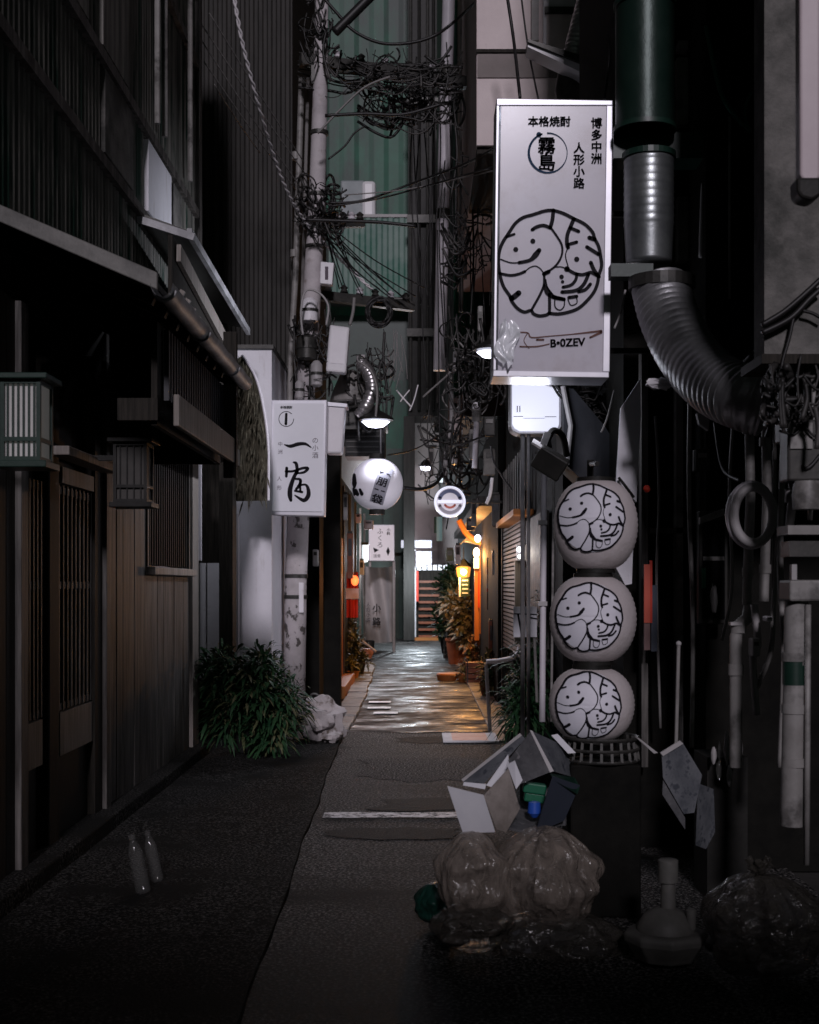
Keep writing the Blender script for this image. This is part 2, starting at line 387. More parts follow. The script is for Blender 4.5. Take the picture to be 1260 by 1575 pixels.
pv.add([(edge(y) - .004, y, .016) for y in ys] + [(edge(y) - .004, y, -.05) for y in ys], [(i, i + 1, 42 + i, 41 + i) for i in range(40)])
struct(pv.build('pavement', m_pave))
# pale gutter slabs along the left side further up, one course
gs = MB(); y = 12.75
rs = random.Random(3)
while y < 24:
    l = rs.uniform(.5, .75); x = edge(y)
    gs.box(x - .24, x + .02, y, y + l - .03, -.02, .035 + rs.uniform(0, .02)); y += l
struct(gs.build('gutter', m_slab, bevel=.012))
gs = MB(); y = 12.4
while y < 27:
    l = rs.uniform(.8, 1.3); gs.box(.72, 1.05, y, y + l - .03, -.02, .02 + rs.uniform(0, .02)); y += l
struct(gs.build('gutter', m_slab, bevel=.012))
def wet_fn(u, v):
    y = 13.25 + .16 * NZ.noise(V((u * 6, 0, 0))) * (1 - v) + 24 * v; x0 = edge(y); x = x0 + (1.95 - x0) * u
    return (x, y, -.004 * math.cos(u * 6.28) + .0012 * math.sin(y * 1.3 + x * 2) + .006)
struct(MB().sheet(wet_fn, 14, 120).build('paving', m_wet, smooth=2))
# tar patches of other ages, irregular outlines
m_tar = mat('tar_patch', (.004, .004, .0038), (.09, .085, .08), 80, .7, bump=1, bs=80, spec=.1, det=2, lo=.52, hi=.7)
m_tarl = mat('worn_patch', (.018, .017, .016), (.34, .32, .31), 66, .8, bump=1, bs=66, spec=.05, det=2, lo=.48, hi=.66)
def patch(cx, cy, rx, ry, m, sd, z=.0015):
    q = random.Random(sd); n = 26; ph = [q.uniform(.8, 1.15) for _ in range(n)]
    pts = [(cx + rx * f * max(-.92, min(.92, 1.15 * math.cos(2 * math.pi * i / n))), cy + ry * f * max(-.9, min(.9, 1.15 * math.sin(2 * math.pi * i / n))), z) for i, f in enumerate(ph)]
    b = MB(); b.add([(cx, cy, z)] + pts, [(0, 1 + i, 1 + (i + 1) % n) for i in range(n)]); return struct(b.build('road_patch', m))
patch(.25, 8.9, .6, .28, m_tar, 4); patch(.0, 10.6, .55, .7, m_tarl, 5); patch(.3, 12.6, .55, .3, m_tar, 6); patch(-.15, 7.85, .45, .2, m_tar, 9, .003)
# worn sheen of a wet seam painted as a strip, then white paint ticks
def patchy(name, c, lo, hi):
    m = bpy.data.materials.new(name); m.use_nodes = True; n = m.node_tree.nodes; L = m.node_tree.links; b = n['Principled BSDF']
    b.inputs['Base Color'].default_value = (*c, 1); b.inputs['Roughness'].default_value = .6
    tc = n.new('ShaderNodeTexCoord'); t = n.new('ShaderNodeTexNoise'); t.inputs['Scale'].default_value = 11; t.inputs['Detail'].default_value = 8; t.inputs['Roughness'].default_value = .75
    L.new(tc.outputs['Object'], t.inputs['Vector']); r = n.new('ShaderNodeMapRange'); r.inputs['From Min'].default_value = lo; r.inputs['From Max'].default_value = hi
    L.new(t.outputs['Fac'], r.inputs['Value']); tr = n.new('ShaderNodeBsdfTransparent'); mx = n.new('ShaderNodeMixShader')
    L.new(r.outputs[0], mx.inputs[0]); L.new(tr.outputs[0], mx.inputs[1]); L.new(b.outputs[0], mx.inputs[2]); L.new(mx.outputs[0], n['Material Output'].inputs[0]); return m
m_sheen = patchy('wet_seam_sheen', (.74, .72, .74), .4, .54)
def strip(name, x0, x1, y0, y1, m, z=.012, nx=14, ny=2, label=None):
    def f(u, v):
        return (x0 + (x1 - x0) * u, y0 + (y1 - y0) * v + .02 * math.sin(u * 9) * (v - .5) , z)
    return struct(MB().sheet(f, nx, ny).build(name, m))
strip('marking_and_sheen', -.62, .40, 8.33, 8.52, m_sheen)  # bright wet seam, its sheen put into a pale broken strip
for k, (px, py) in enumerate([(583, 1082), (582, 1091), (592, 1099)]):
    a = P(px, 900, 3000 / (py - 900)); strip('marking_and_sheen', a.x - .13, a.x + .15, a.y - .09, a.y + .12, m_white, .02, 4)

# ------------------------------------------------------------------ dark timber tavern on the left
WX = -1.98
def LY(px): return WX * FPX / (px - VX)
tav = thing('tavern', 'long dark timber tavern front with lattice doors, tin gutters and streaked upper siding', 'tavern', (WX, 8, 0))
MB().box(-6, -2.07, -4, 11.62, -.02, 8.4).build('wall', m_wood_b, tav)
MB().box(-6, 6, -4.3, -4.0, -.02, 4.4).build('shade_wall', m_wood_b, tav)  # unseen wall added behind the camera to shade the near ground
# ground floor boarding between the openings
def boards(y0, y1, z0, z1, n, x=WX, m=m_wood):
    b = MB(); d = (y1 - y0) / n
    for i in range(n): b.box(x - .08, x - rs.uniform(0, .006), y0 + d * i + .004, y0 + d * (i + 1) - .004, z0, z1)
    return b.build('boarding', m, tav)
boards(3.0, 6.42, .06, 2.9, 20, m=m_wood_b); boards(LY(160), LY(224), .06, 2.9, 7); boards(LY(224), LY(291), .06, 1.6, 8); boards(LY(224), LY(291), 2.55, 2.9, 8)
boards(6.98, 7.16, .06, 2.9, 1, m=m_wood_b); boards(7.95, LY(159), .06, 2.9, 1, m=m_wood_b)
for px, d, m in ((31, .05, m_wood), (297, .12, m_wood_l), (162, .05, m_wood)):
    y = LY(px); MB().box(WX - .05, WX + .025, y - d * 1.2, y + d * 1.2, .03, 2.9).build('post', m, tav, bevel=.005)
def lattice_door(y0, y1, z1, n):
    d = MB().box(WX - .07, WX - .05, y0, y1, .05, z1); dd = d.build('door', m_black, tav)
    s = MB(); st = (y1 - y0) / n
    for i in range(n + 1): y = y0 + st * i; s.box(WX - .048, WX - .02, y - .012, y + .012, .8, z1)
    for z in (.82, 1.5, z1 - .03): s.box(WX - .046, WX - .026, y0, y1, z - .02, z + .02)
    s.build('lattice', m_wood, dd)
    MB().box(WX - .05, WX - .015, y0, y1, .55, .79).build('kick_panel', m_wood_l, dd)
    return dd
lattice_door(LY(40), LY(70), 2.05, 5); dd = lattice_door(LY(97), LY(146), 2.06, 8)
MB().box(WX - .045, WX - .005, LY(98), LY(146), 2.07, 2.16).build('transom_board', m_wood_l, dd)
MB().box(WX - .02, WX + .10, LY(78), LY(160), 2.20, 2.25).build('lintel', m_wood_l, tav, bevel=.006)
# barred window
y0, y1 = LY(227), LY(289)
wn = MB().box(WX - .06, WX - .045, y0, y1, 1.62, 2.55).build('window', m_glassdark, tav)
s = MB()
for i in range(19): y = y0 + (y1 - y0) * (i + .5) / 19; s.box(WX - .03, WX - .006, y - .016, y + .016, 1.65, 2.53)
s.build('lattice', m_wood_b, wn)
f = MB().box(WX - .04, WX + .012, y0 - .05, y0, 1.6, 2.58).box(WX - .04, WX + .012, y1, y1 + .04, 1.6, 2.58).box(WX - .04, WX + .012, y0, y1, 2.54, 2.59)
f.build('frame', m_wood, wn)
MB().box(WX - .02, WX + .07, y0 - .06, y1 + .05, 1.575, 1.635).build('sill', m_wood_l, wn, bevel=.008)
MB().box(WX - .05, WX + .12, 5, 11.5, -.03, .10).build('plinth', m_pave, tav, bevel=.012)
# lower pent roof with its tin gutter
EX, EZ, Y0, Y1 = -1.2, 2.86, 5.9, 8.62
MB().prism([(EX, Y0, EZ), (EX, Y0, EZ + .03), (-2.06, Y0, 3.27), (-2.06, Y0, 3.22)], (0, Y1 - Y0, 0)).build('pent_roof', m_dark, tav)
rw = MB()
for i in range(9):
    y = Y0 + .15 + (Y1 - Y0 - .3) * i / 8; rw.bar((EX - .03, y, EZ - .03), (-2.05, y, 3.18), .05, .06)
rw.build('rafters', m_wood_b, tav)
MB().prism([(EX + .02, Y0 - .012, EZ - .03), (EX + .02, Y0 - .012, EZ + .05), (-2.2, Y0 - .012, 3.35), (-2.2, Y0 - .012, 3.27)], (0, -.03, 0)).build('verge_board', m_verge, tav, bevel=.005)
g = MB()
pr = [(math.cos(a) * .05, math.sin(a) * .05) for a in [math.pi * (1 + i / 10) for i in range(11)]]
nG = 26
g.sheet(lambda u, v: (EX + .04 + pr[round(u * 10)][0], Y0 - .05 + (Y1 - Y0 + .1) * v, EZ - .0 + pr[round(u * 10)][1] * 1.25 + .003 * math.sin(v * 40)), 10, nG)
for y in (Y0 + .02, Y0 + 1.0, Y1 - .6): g.tube([(EX + .04 + p[0] * 1.1, y, EZ + p[1] * 1.3) for p in pr[1:-1]], .007, 6)
gut = g.build('gutter', m_gutter, tav, smooth=True)
MB().bar((EX - .06, Y0 + .02, EZ + .055), (EX - .06, Y1, EZ + .055), .02, .02).build('drip_edge', m_gutter, tav)
# slatted transom and hanging fascia board under that gutter
s = MB()
for i in range(26): y = 6.62 + i * .075; s.box(EX - .1, EX - .075, y, y + .04, 2.44, 2.8)
s.build('transom_slats', mat('dull_blind', (.016, .016, .02), (.03, .03, .036), 5, .5), tav)
MB().box(EX - .14, EX - .11, 6.5, 8.56, 2.3, 2.82).build('transom_backing', m_wood_b, tav)
MB().box(EX - .03, EX - .0, 6.5, 8.46, 2.295, 2.455).build('fascia_board', m_wood_l, tav, bevel=.006)
MB().box(EX - .3, EX - .10, 6.46, 6.5, 2.32, 2.43).build('beam_end', m_wood_b, tav)
MB().prism([(EX - .12, 8.6, 2.3), (EX - .12, 8.6, 2.82), (-2.05, 8.6, 3.18), (-2.05, 8.6, 2.3)], (0, .03, 0)).build('light_block_panel', m_wood_b, tav)  # plate added to keep lamp light off the wall under the roof
MB().box(EX - .075, EX + .01, 8.46, 8.52, 2.2, 3.15).build('corner_post', m_wood_b, tav)
# higher narrow canopy at the far end
CX = -1.63
MB().prism([(CX, 9.2, 3.97), (CX, 9.2, 4.01), (-2.05, 9.2, 4.16), (-2.05, 9.2, 4.11)], (0, 3.1, -.06)).build('canopy_roof', m_dark, tav)
MB().bar((CX + .01, 9.16, 3.985), (CX + .01, 12.32, 3.9), .035, .06).build('canopy_edge', m_gutter, tav)
MB().bar((CX + .045, 9.16, 3.95), (-2.02, 9.16, 4.09), .03, .05).build('canopy_edge', m_gutter, tav)
MB().bar((CX - .035, 9.0, 3.80), (CX - .035, 11.35, 3.575), .03, .12).build('fascia_board', m_wood_l, tav)
MB().prism([(CX - .06, 8.9, 3.2), (CX - .06, 8.9, 3.9), (CX - .06, 11.5, 3.7), (CX - .06, 11.5, 3.0)], (-.03, 0, 0)).build('canopy_board', m_wood_b, tav)
for i in range(8):
    t = i / 7; MB().bar((CX - .06, 9.15 + 1.5 * t, 3.56 - .1 * t), (CX - .028, 9.15 + 1.5 * t, 3.54 - .1 * t), .035, .05).build('rafter_end', m_wood_l, tav)
MB().box(-2.05, -1.62, 8.66, 11.6, 2.60, 2.64).build('shade_eave', m_wood_b, tav)  # eave added to shade the top of the window
MB().box(-1.64, -1.60, 8.66, 11.6, 2.56, 2.70).build('eave_board', m_wood_b, tav)
# upper storey siding
sg = MB(); sg.wave((WX - .02, 2.5, 3.28), (0, 9.08, 0), (0, 0, 5.2), (1, 0, 0), .085, .02)
sg.build('siding', m_siding, tav)
for z in (4.13, 4.78, 6.1): MB().box(WX - .02, WX + .035, 2.5, 11.57, z - .035, z + .035).build('trim_band', m_wood, tav)
MB().box(WX - .02, WX + .04, 11.5, 11.62, 3.2, 8.3).build('corner_board', m_wood, tav)
MB().box(WX - .02, WX + .028, 9.38, 10.25, 4.2, 4.72).build('window', m_whitewall, tav, bevel=.004)
for y in (9.58, 9.86, 10.95): MB().tube([(WX + .05, y, 4.9), (WX + .05, y, 8.2)], .022, 8).build('downpipe', m_pvc, tav, smooth=True)
for y0, y1, z0, z1 in ((8.05, 8.75, 4.85, 7.6), (7.0, 7.7, 4.85, 8), (10.35, 10.7, 3.5, 4.7), (8.1, 8.9, 4.2, 4.72)):
    MB().box(WX - .02, WX + .024, y0, y1, z0, z1).build('cladding_panel', m_siding if z0 > 4.3 else m_plaster, tav)

# ------------------------------------------------------------------ buildings beyond it on the left
lo = thing('outbuilding', 'narrow white plastered end wall behind the bush, beyond the timber tavern', 'building', (-1.7, 13, 0))
MB().box(-1.85, -1.475, 13.0, 14.5, -.02, 3.86).build('wall', m_whitewall, lo)
MB().box(-1.87, -1.455, 12.97, 14.55, 3.86, 3.9).build('coping', m_dark, lo)
MB().pbox(361, 367, 790, 1040, 12.9, .06).build('downpipe', m_pvcw, lo)
MB().box(-2.6, -1.87, 12.7, 14.4, -.02, 3.2).build('side_wall', m_wood_b, lo)
MB().pbox(337, 358, 712, 1085, 12.0, .25).build('post', m_wood_b, lo)
MB().pbox(307, 316, 866, 1060, 12.45, .05).build('panel', m_white, lo); MB().pbox(319, 338, 866, 1060, 12.45, .05).build('panel', m_white, lo)
MB().pbox(304, 309, 700, 862, 12.0, .06).build('downpipe', m_pvcw, lo)
# shaggy curved awning above it
aw = thing('awning', 'curved shaggy dead-leaf awning with a pale hoop rim in front of the white wall', 'awning', P(390, 760, 12.2))
cv = [P(372, 548, 12.4), P(392, 580, 12.3), P(405, 630, 12.25), P(412, 690, 12.2), P(412, 770, 12.2)]
cs = spline(cv, 6); L0 = P(364, 560, 12.4).x
b = MB(); n = len(cs)
b.sheet(lambda u, v: cs[round(v * (n - 1))] * (1 - u) + u * V((L0, cs[round(v * (n - 1))].y + .1, cs[round(v * (n - 1))].z)), 4, n - 1)
bb = b.build('cover', m_thatch, aw)
b = MB(); b.leaves(lambda: (cs[rs.randrange(n)].lerp(V((L0, 12.35, cs[rs.randrange(n)].z)), rs.random()) + V((0, -.06 - .05 * rs.random(), 0)), (rs.uniform(-.4, .3), -.3, -1)), 420, .13, .018, .3, rnd=rs)
b.build('dead_leaves', m_thatch, bb)
MB().tube([p + V((.01, -.04, 0)) for p in cs], .013, 8).build('hoop', m_pvcw, aw, smooth=True)

dk = thing('tower_block', 'tall dark ribbed block rising behind the tavern eaves at left', 'building', (-2.5, 15, 0))
MB().box(-9, -1.43, 14.66, 20, -.02, 12).build('wall', m_dkwall, dk)
MB().wave((-2.75, 14.64, 3.0), (1.32, 0, 0), (0, 0, 9), (0, -1, 0), .1, .02, shape='rib').build('ribbed_cladding', m_dkwall, dk)
MB().box(-6, -1.75, 23.2, 36, -.02, 3.0).build('rear_wall', m_wood_b, dk)
lw = thing('dim_eatery', 'low dark eatery along the left side with a square black corner post', 'building', (-1.2, 20, 0))
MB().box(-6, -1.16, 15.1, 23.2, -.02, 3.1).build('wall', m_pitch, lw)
MB().box(-1.5, -.72, 15.0, 24, 3.1, 3.3).build('eave', m_dark, lw)
MB().box(-1.09, -.90, 14.85, 15.08, -.0, 3.1).build('corner_post', m_pitch, lw, bevel=.01)
for i in range(7):
    y = 15.8 + i * 1.9; MB().box(-1.17, -1.13, y, y + .08, 0, 3).build('post', m_wood, lw)
MB().box(-1.17, -1.148, 18.0, 19.6, .1, 2.2).build('door', m_redwood, lw)
MB().box(-1.16, -.98, 17.2, 19.8, -.01, .16).build('step', m_orange, lw, bevel=.015)

# ------------------------------------------------------------------ the end of the alley
gb = thing('green_building', 'tall green sheet-metal building closing the alley behind the wires', 'building', (-1.5, 36.5, 0))
MB().box(-6, -.25, 36.2, 44, -.02, 20).build('wall', m_greendk, gb)
MB().wave((-3.6, 36.18, 9.0), (3.3, 0, 0), (0, 0, 11), (0, -1, 0), .8, .02, shape='rib').build('cladding', m_green, gb)
MB().wave((-2.45, 35.2, 9.3), (2.13, 0, 0), (0, 0, 2.15), (0, -1, 0), .3, .025, shape='rib').build('balcony_front', m_greenlt, gb)
MB().box(-2.46, -.3, 35.22, 36.17, 9.25, 9.35).build('balcony_floor', m_dark, gb)
MB().box(-2.46, -.28, 35.15, 35.24, 11.45, 11.53).build('balcony_rail', m_pvcl, gb)
MB().pbox(511, 632, 585, 700, 36.1, .08).build('lower_panel', m_green, gb)
MB().pbox(590, 637, 690, 850, 36.0, .1).build('shutter', m_greendk, gb)
ac = thing('outdoor_unit', 'white outdoor air conditioner on the green building balcony top', 'air conditioner', P(550, 343, 35.6))
MB().pbox(524, 560, 277, 343, 35.3, .5).build('casing', mat('ac_grey', (.2, .23, .24), (.27, .3, .31), 4, .5), ac, bevel=.04)
MB().pbox(556, 578, 277, 343, 35.26, .55).build('end_cover', m_whiteplastic, ac, bevel=.1)
tw = thing('dark_column_building', 'narrow black service tower squeezed between green building and pale pipe', 'building', (.1, 35.8, 0))
MB().pbox(628, 672, -120, 640, 34.5, 1.5).build('upper_shaft', m_black, tw)
MB().pbox(621, 638, 640, 985, 34.4, 1.2).build('lower_shaft', m_dkwall, tw)
for px in (632, 645, 658, 667): MB().tube([P(px, -100, 34.4), P(px, 630, 34.4)], .045, 6).build('conduit', m_black if px in (645, 667) else m_dark, tw)
for py in (150, 330, 505): MB().pbox(626, 674, py, py + 12, 34.3, .1).build('bracket', m_dark, tw)
pk = thing('house', 'pale pink rendered house end above the lit doorway at the alley end', 'house', (1.2, 37, 0))
MB().pbox(636, 745, 520, 990, 37, 3).build('wall', m_pinkwall, pk)
MB().pbox(668, 690, 650, 665, 36.9, .1).build('vent', m_black, pk)
MB().pbox(700, 722, 640, 735, 36.9, .1).build('window', m_dark, pk)
MB().pbox(640, 690, 620, 640, 36.3, .8).build('eave', m_dark, pk)
# doorway porch
po = thing('doorway', 'lit white porch over a dark doorway of red slats at the alley end', 'doorway', P(655, 985, 35.2))
MB().pbox(617, 664, 831, 842, 34.9, .5).build('cornice', m_lit, po)
MB().pbox(640, 664, 848, 872, 35.0, .3).build('fascia', m_lit, po)
MB().pbox(629, 640, 872, 980, 34.9, .12).build('post', m_white, po)
MB().pbox(639, 644, 878, 925, 34.95, .08).build('banner', m_red, po)
MB().pbox(640, 690, 872, 985, 35.5, .1).build('door', m_wood_b, po)
b = MB()
for i in range(9): b.pbox(644, 676, 893 + i * 10.5, 896.5 + i * 10.5, 35.4, .05)
b.build('slats', m_redwood, po)
MB().pbox(636, 680, 981, 987, 34.9, .5).build('step', m_orange, po)
b = MB()
for i in range(6): b.pbox(642 + i * 8, 648 + i * 8, 869, 877, 34.7, .04)
b.build('valance', m_white, po)
lb = thing('light_box', 'glowing white square lamp box hung at the corner of the far porch', 'lamp', P(630, 873, 34.6))
MB().pbox(622, 638, 847, 873, 34.5, .25).build('shade', m_lit2, lb, bevel=.02)
MB().pbox(621, 639, 845, 847, 34.48, .29).build('cap', m_white, lb)
lamp_light(lb, P(640, 880, 33.2), 230, (.82, .92, 1), .15)

# ------------------------------------------------------------------ right side masses, far to near
r3 = thing('far_shop', 'dark narrow shop row on the right before the alley end, green above', 'building', (1.2, 26, 0))
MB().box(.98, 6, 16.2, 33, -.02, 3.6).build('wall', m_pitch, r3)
MB().box(.5, 6, 18.5, 33, 3.9, 14).build('upper_wall', m_dkwall, r3)
MB().wave((.49, 18.45, 4.2), (.45, 0, 0), (0, 0, 9), (0, -1, 0), .12, .02).build('green_cladding', m_green, r3)
MB().box(.75, 1.05, 16.4, 28, 2.5, 2.62).build('eave', m_wood, r3)
r2 = thing('mid_shop', 'dark slatted shop on the right beyond the hanging lanterns', 'building', (1.2, 12, 0))
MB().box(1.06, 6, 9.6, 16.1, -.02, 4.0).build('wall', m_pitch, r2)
b = MB()
for i in range(30): z = .78 + i * .0465; b.box(1.0, 1.03, 12.5, 15.5, z, z + .03)
sl = b.build('slatted_shutter', mat('shutter_slat', (.16, .125, .105), (.25, .2, .175), 6, .6), r2)
for y in (12.4, 15.55): MB().box(.985, 1.05, y - .05, y + .05, 0, 2.4).build('post', m_wood_b, r2)
MB().box(.86, 1.05, 11.9, 14.6, 2.14, 2.2).build('ledge', m_orange, r2, bevel=.008)
b = MB()
for i in range(9): x = .87 + i * .02; b.box(.93, .95, 11.95 + i * .3, 12.03 + i * .3, 2.2, 2.75)
b.build('ledge_slats', m_wood, r2)
MB().box(1.0, 1.04, 10.4, 12.2, .4, 2.1).build('door', m_wood, r2)
tb = thing('tiled_house', 'pale pink panelled upper storey overhanging the alley behind the big sign', 'house', (1.1, 12.1, 0))
MB().box(.53, 5, 12.0, 18, 5.56, 11).build('wall', m_pinkwall, tb)
a0 = P(733, 79, 12).z; a1 = P(733, 120, 12).z
MB().box(.525, 2.2, 11.97, 12.0, a0 - .02, a0 + .01).build('joint_strip', m_wood_b, tb)
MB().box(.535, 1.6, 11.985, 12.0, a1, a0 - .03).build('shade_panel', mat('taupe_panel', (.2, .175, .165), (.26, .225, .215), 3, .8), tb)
MB().box(.535, 4, 12.05, 14, 5.5, 5.555).build('soffit', m_wood_b, tb)
wd = MB().pbox(836, 886, -40, 98, 11.94, .05).build('window', m_white, tb)
MB().pbox(841, 882, 22, 94, 11.92, .015).build('blind', m_pinkwall, wd)
MB().pbox(838, 884, 10, 20, 11.9, .03).build('rail', m_dark, wd)
MB().pbox(818, 829, -60, 62, 11.9, .09).build('downpipe', m_pvc, tb)
aw2 = thing('canopy', 'white sloping metal canopy under the silver duct, above the big sign', 'canopy', P(880, 100, 10.6))
pA = [P(812, 64, 10.6), P(944, 118, 10.6), P(944, 136, 10.6), P(925, 126, 10.6), P(812, 72, 10.6)]
MB().prism(pA, (0, .22, 0)).build('panel', m_white, aw2)
MB().prism([P(812, 60, 10.57), P(944, 100, 10.57), P(944, 117, 10.57), P(812, 64, 10.57)], (0, .25, 0)).build('top_sheet', m_dark, aw2)
MB().ppoly([(893, 128), (915, 88), (944, 20), (944, 130)], 11.2, .04).build('side_panel', m_white, aw2)
# nearest right building
r1 = thing('corner_shop', 'dark cluttered shop corner on the right with a rough grey plaster upper wall', 'building', (1.6, 6, 0))
MB().box(1.17, 6, 7.45, 9.5, -.02, 9).build('back_wall', m_pitch, r1)
MB().box(1.38, 6, 5.2, 5.36, 2.42, 9).build('plaster_wall', m_plaster, r1)
MB().box(1.52, 6, 6.9, 7.4, -.02, 9).build('lower_wall', m_pitch, r1)
MB().box(1.36, 3, 5.16, 5.5, 2.38, 2.418).build('soffit', m_wood_b, r1)
for px, x in ((992, .05), (1046, .03), (1118, .06)):
    MB().pbox(px - 5, px + 5, 540, 1180, 7.3, .1).build('post', m_wood if px != 1046 else m_pvc, r1)
MB().pbox(1000, 1110, 812, 820, 7.3, .08).build('lintel', m_wood, r1)
MB().pbox(1050, 1112, 560, 800, 7.38, .05).build('door', m_wood_b, r1)
MB().pbox(944, 1112, 203, 243, 6.95, .2).build('beam', m_greendk, r1)
MB().pbox(940, 1005, 405, 425, 6.7, .1).build('beam', m_greendk, r1)
for a, b_, c, d_, m in ((1042, 1080, 88, 190, m_pvc), (1044, 1072, 62, 75, m_pvc), (1041, 1095, 238, 268, m_greendk), (1043, 1076, 302, 400, m_plaster), (1078, 1097, 110, 200, m_greendk)):
    MB().pbox(a, b_, c, d_, 7.35, .08).build('wall_panel', m, r1)
# ------------------------------------------------------------------ the shop emblem (a round brush drawing of faces)
EM = [([(640,90),(560,95),(430,135),(330,165),(250,225),(185,320),(120,420),(85,520),(78,640),(95,760),(130,870),(190,960),(215,1020),(270,1090),(340,1130),(410,1115),(440,1150),(500,1170),(570,1160),(600,1145),(690,1150),(800,1130),(900,1090),(990,1010),(1060,920),(1095,830),(1105,760),(1135,660),(1125,560),(1105,460),(1065,380),(1040,310),(960,230),(850,175),(740,120),(640,90)], 26),
 ([(640,90),(632,180),(610,265)], 30), ([(610,270),(540,245),(470,260),(425,288)], 27), ([(610,262),(680,360),(725,440),(732,520),(705,600),(650,670),(570,725)], 17),
 ([(100,590),(200,625),(290,625)], 10), ([(290,625,26),(400,600,28),(455,550,44),(495,498,34)], 30), ([(160,362),(240,333)], 19),
 ([(90,735),(200,755),(290,740),(350,715)], 22), ([(350,715),(400,675),(460,660),(510,690),(545,740)], 9), ([(545,740),(545,850),(500,960),(450,1050),(415,1112)], 20),
 ([(285,935),(250,965),(212,990)], 42), ([(545,850,16),(580,925,44),(640,975,34),(740,1000,26)], 30), ([(600,950),(602,1060),(600,1145)], 24), ([(545,740),(592,718)], 32),
 ([(560,800),(580,880),(640,960)], 14), ([(650,672),(720,668),(780,690)], 9), ([(780,690),(860,735),(940,748),(1020,725),(1060,740),(1110,770)], 26), ([(1025,625),(1052,690),(1090,750)], 30),
 ([(880,740),(870,800),(820,855),(740,876)], 24), ([(1000,745),(950,850),(870,910),(730,926)], 28), ([(1020,845),(970,900),(900,922)], 26),
 ([(850,180),(820,250),(785,340),(780,430),(792,470)], 30), ([(790,470),(765,550),(785,640),(800,690)], 9), ([(815,270),(900,305)], 26), ([(790,440),(880,415)], 25),
 ([(985,465),(1105,540)], 28), ([(1010,370),(1065,388)], 32), ([(655,1000),(660,1080),(710,1110),(750,1070),(755,1000)], 10), ([(640,975),(750,1000)], 28),
 ([(800,982),(880,970)], 26), ([(790,1000),(820,1060),(880,1040),(880,990)], 9)]
EMD = [(255,490,26), (430,405,26), (725,770,24), (735,820,18), (880,590,27), (780,690,30)]
def emblem(fn, thin=1.0):
    """fn(u, v) with u, v in -1..1"""
    b = MB()
    for pts, wd in EM:
        b.ribbon([((p[0] - 612) / 540, (632 - p[1]) / 545) + ((p[2] / 540 * thin,) if len(p) > 2 else ()) for p in pts], wd / 540 * thin, fn)
    for x, y, r in EMD: b.dot((x - 612) / 540, (632 - y) / 545, r / 540, fn)
    return b
def vtext(b, s, px, py, size, Y, bold=.02, step=1.04, fn=None):
    """vertical writing: first character's top left at px, py; size in px"""
    for i, ch in enumerate(s):
        p = P(px, py + size * (step * i + .9), Y); b.text(ch, p, (1, 0, 0), (0, 0, 1), S(size, Y), bold)
    return b
def htext(b, s, px, py, size, Y, bold=.02):
    return b.text(s, P(px, py + size * .9, Y), (1, 0, 0), (0, 0, 1), S(size, Y), bold)

# ------------------------------------------------------------------ the big sign
Y = 7.0
bs = thing('shop_sign', 'big tall white lightbox sign with a round faces emblem above the lanterns', 'sign', P(850, 578, Y + .1))
MB().ppoly([(768, 157), (938, 157), (932, 576), (764, 576)], Y + .28, .02).build('box', m_pvcl, bs)
MB().ppoly([(771, 161), (933, 161), (928, 572), (766, 572)], Y + .008, .02).build('face', m_sign, bs)
MB().ppoly([(764, 151), (943, 154), (943, 162), (764, 162)], Y, .28).build('frame', m_signframe, bs, bevel=.004)
MB().ppoly([(759, 569), (937, 572), (937, 581), (758, 579)], Y, .28).build('frame', m_signframe, bs, bevel=.004)
MB().ppoly([(933, 162), (943, 162), (938, 572), (927, 572)], Y, .28).build('frame', m_signframe, bs, bevel=.004)
MB().ppoly([(764, 162), (768, 162), (763, 569), (759, 569)], Y, .28).build('frame', m_signframe, bs, bevel=.002)
for px, py, pw in ((785, 195, .35), (790, 330, .2), (800, 470, .12)): lamp_light(bs, P(px, py, Y + .16), pw, (.8, .88, 1), .05)
yf = Y + .003
b = MB(); htext(b, '本格焼酎', 812, 178, 16.5, yf, .025)
vtext(b, '博多中洲', 909, 180, 17.5, yf, .025); vtext(b, '人形小路', 882, 218, 17.5, yf, .025)
b.build('lettering', m_ink, bs)
b = MB(); vtext(b, '霧島', 827, 209, 28, yf, .02, .92); b.build('lettering', m_ink, bs)
cc = lambda u, v: P(843 + u, 235 - v, yf)
b = MB(); b.ribbon([(math.cos(a) * 29.5, math.sin(a) * 30.5, 1.2 + 1.3 * (1 + math.cos(a - 3.4))) for a in [1.9 + i * 2 * math.pi * .95 / 26 for i in range(27)]], 2, cc)
b.dot(-14, 28, 4, cc); b.build('ring_mark', m_inkblue, bs)
emblem(lambda u, v: P(847 + u * 81 , 405 - v * 82, yf), 1.35).build('emblem', m_ink, bs)
b = MB(); q = lambda u, v: P(u, v, yf)
for pts in ([(797,511,2),(812,512,2),(818,519,2.2),(845,517,1.6),(880,514,1.6),(925,509,3.5)], [(925,511,4),(908,519,3)], [(800,533,2.2),(825,533,2.2),(845,529,1.6)], [(826,522.5,3),(836,522.5,3)], [(812,512,1.2),(806,524,1.2),(814,536,1.2)]): b.ribbon(pts, 2, q)
b.build('bottle_drawing', m_inkb, bs)
b = MB(); b.text('B•0ZEV', P(846, 534, yf - .001), (1, 0, .05), (0, 0, 1), S(17, yf), .03); b.build('lettering', m_ink, bs)
for py in (200, 330, 540): MB().bar(P(930, py, 7.25), P(1010, py, 7.3), .03).build('bracket', m_black, bs)
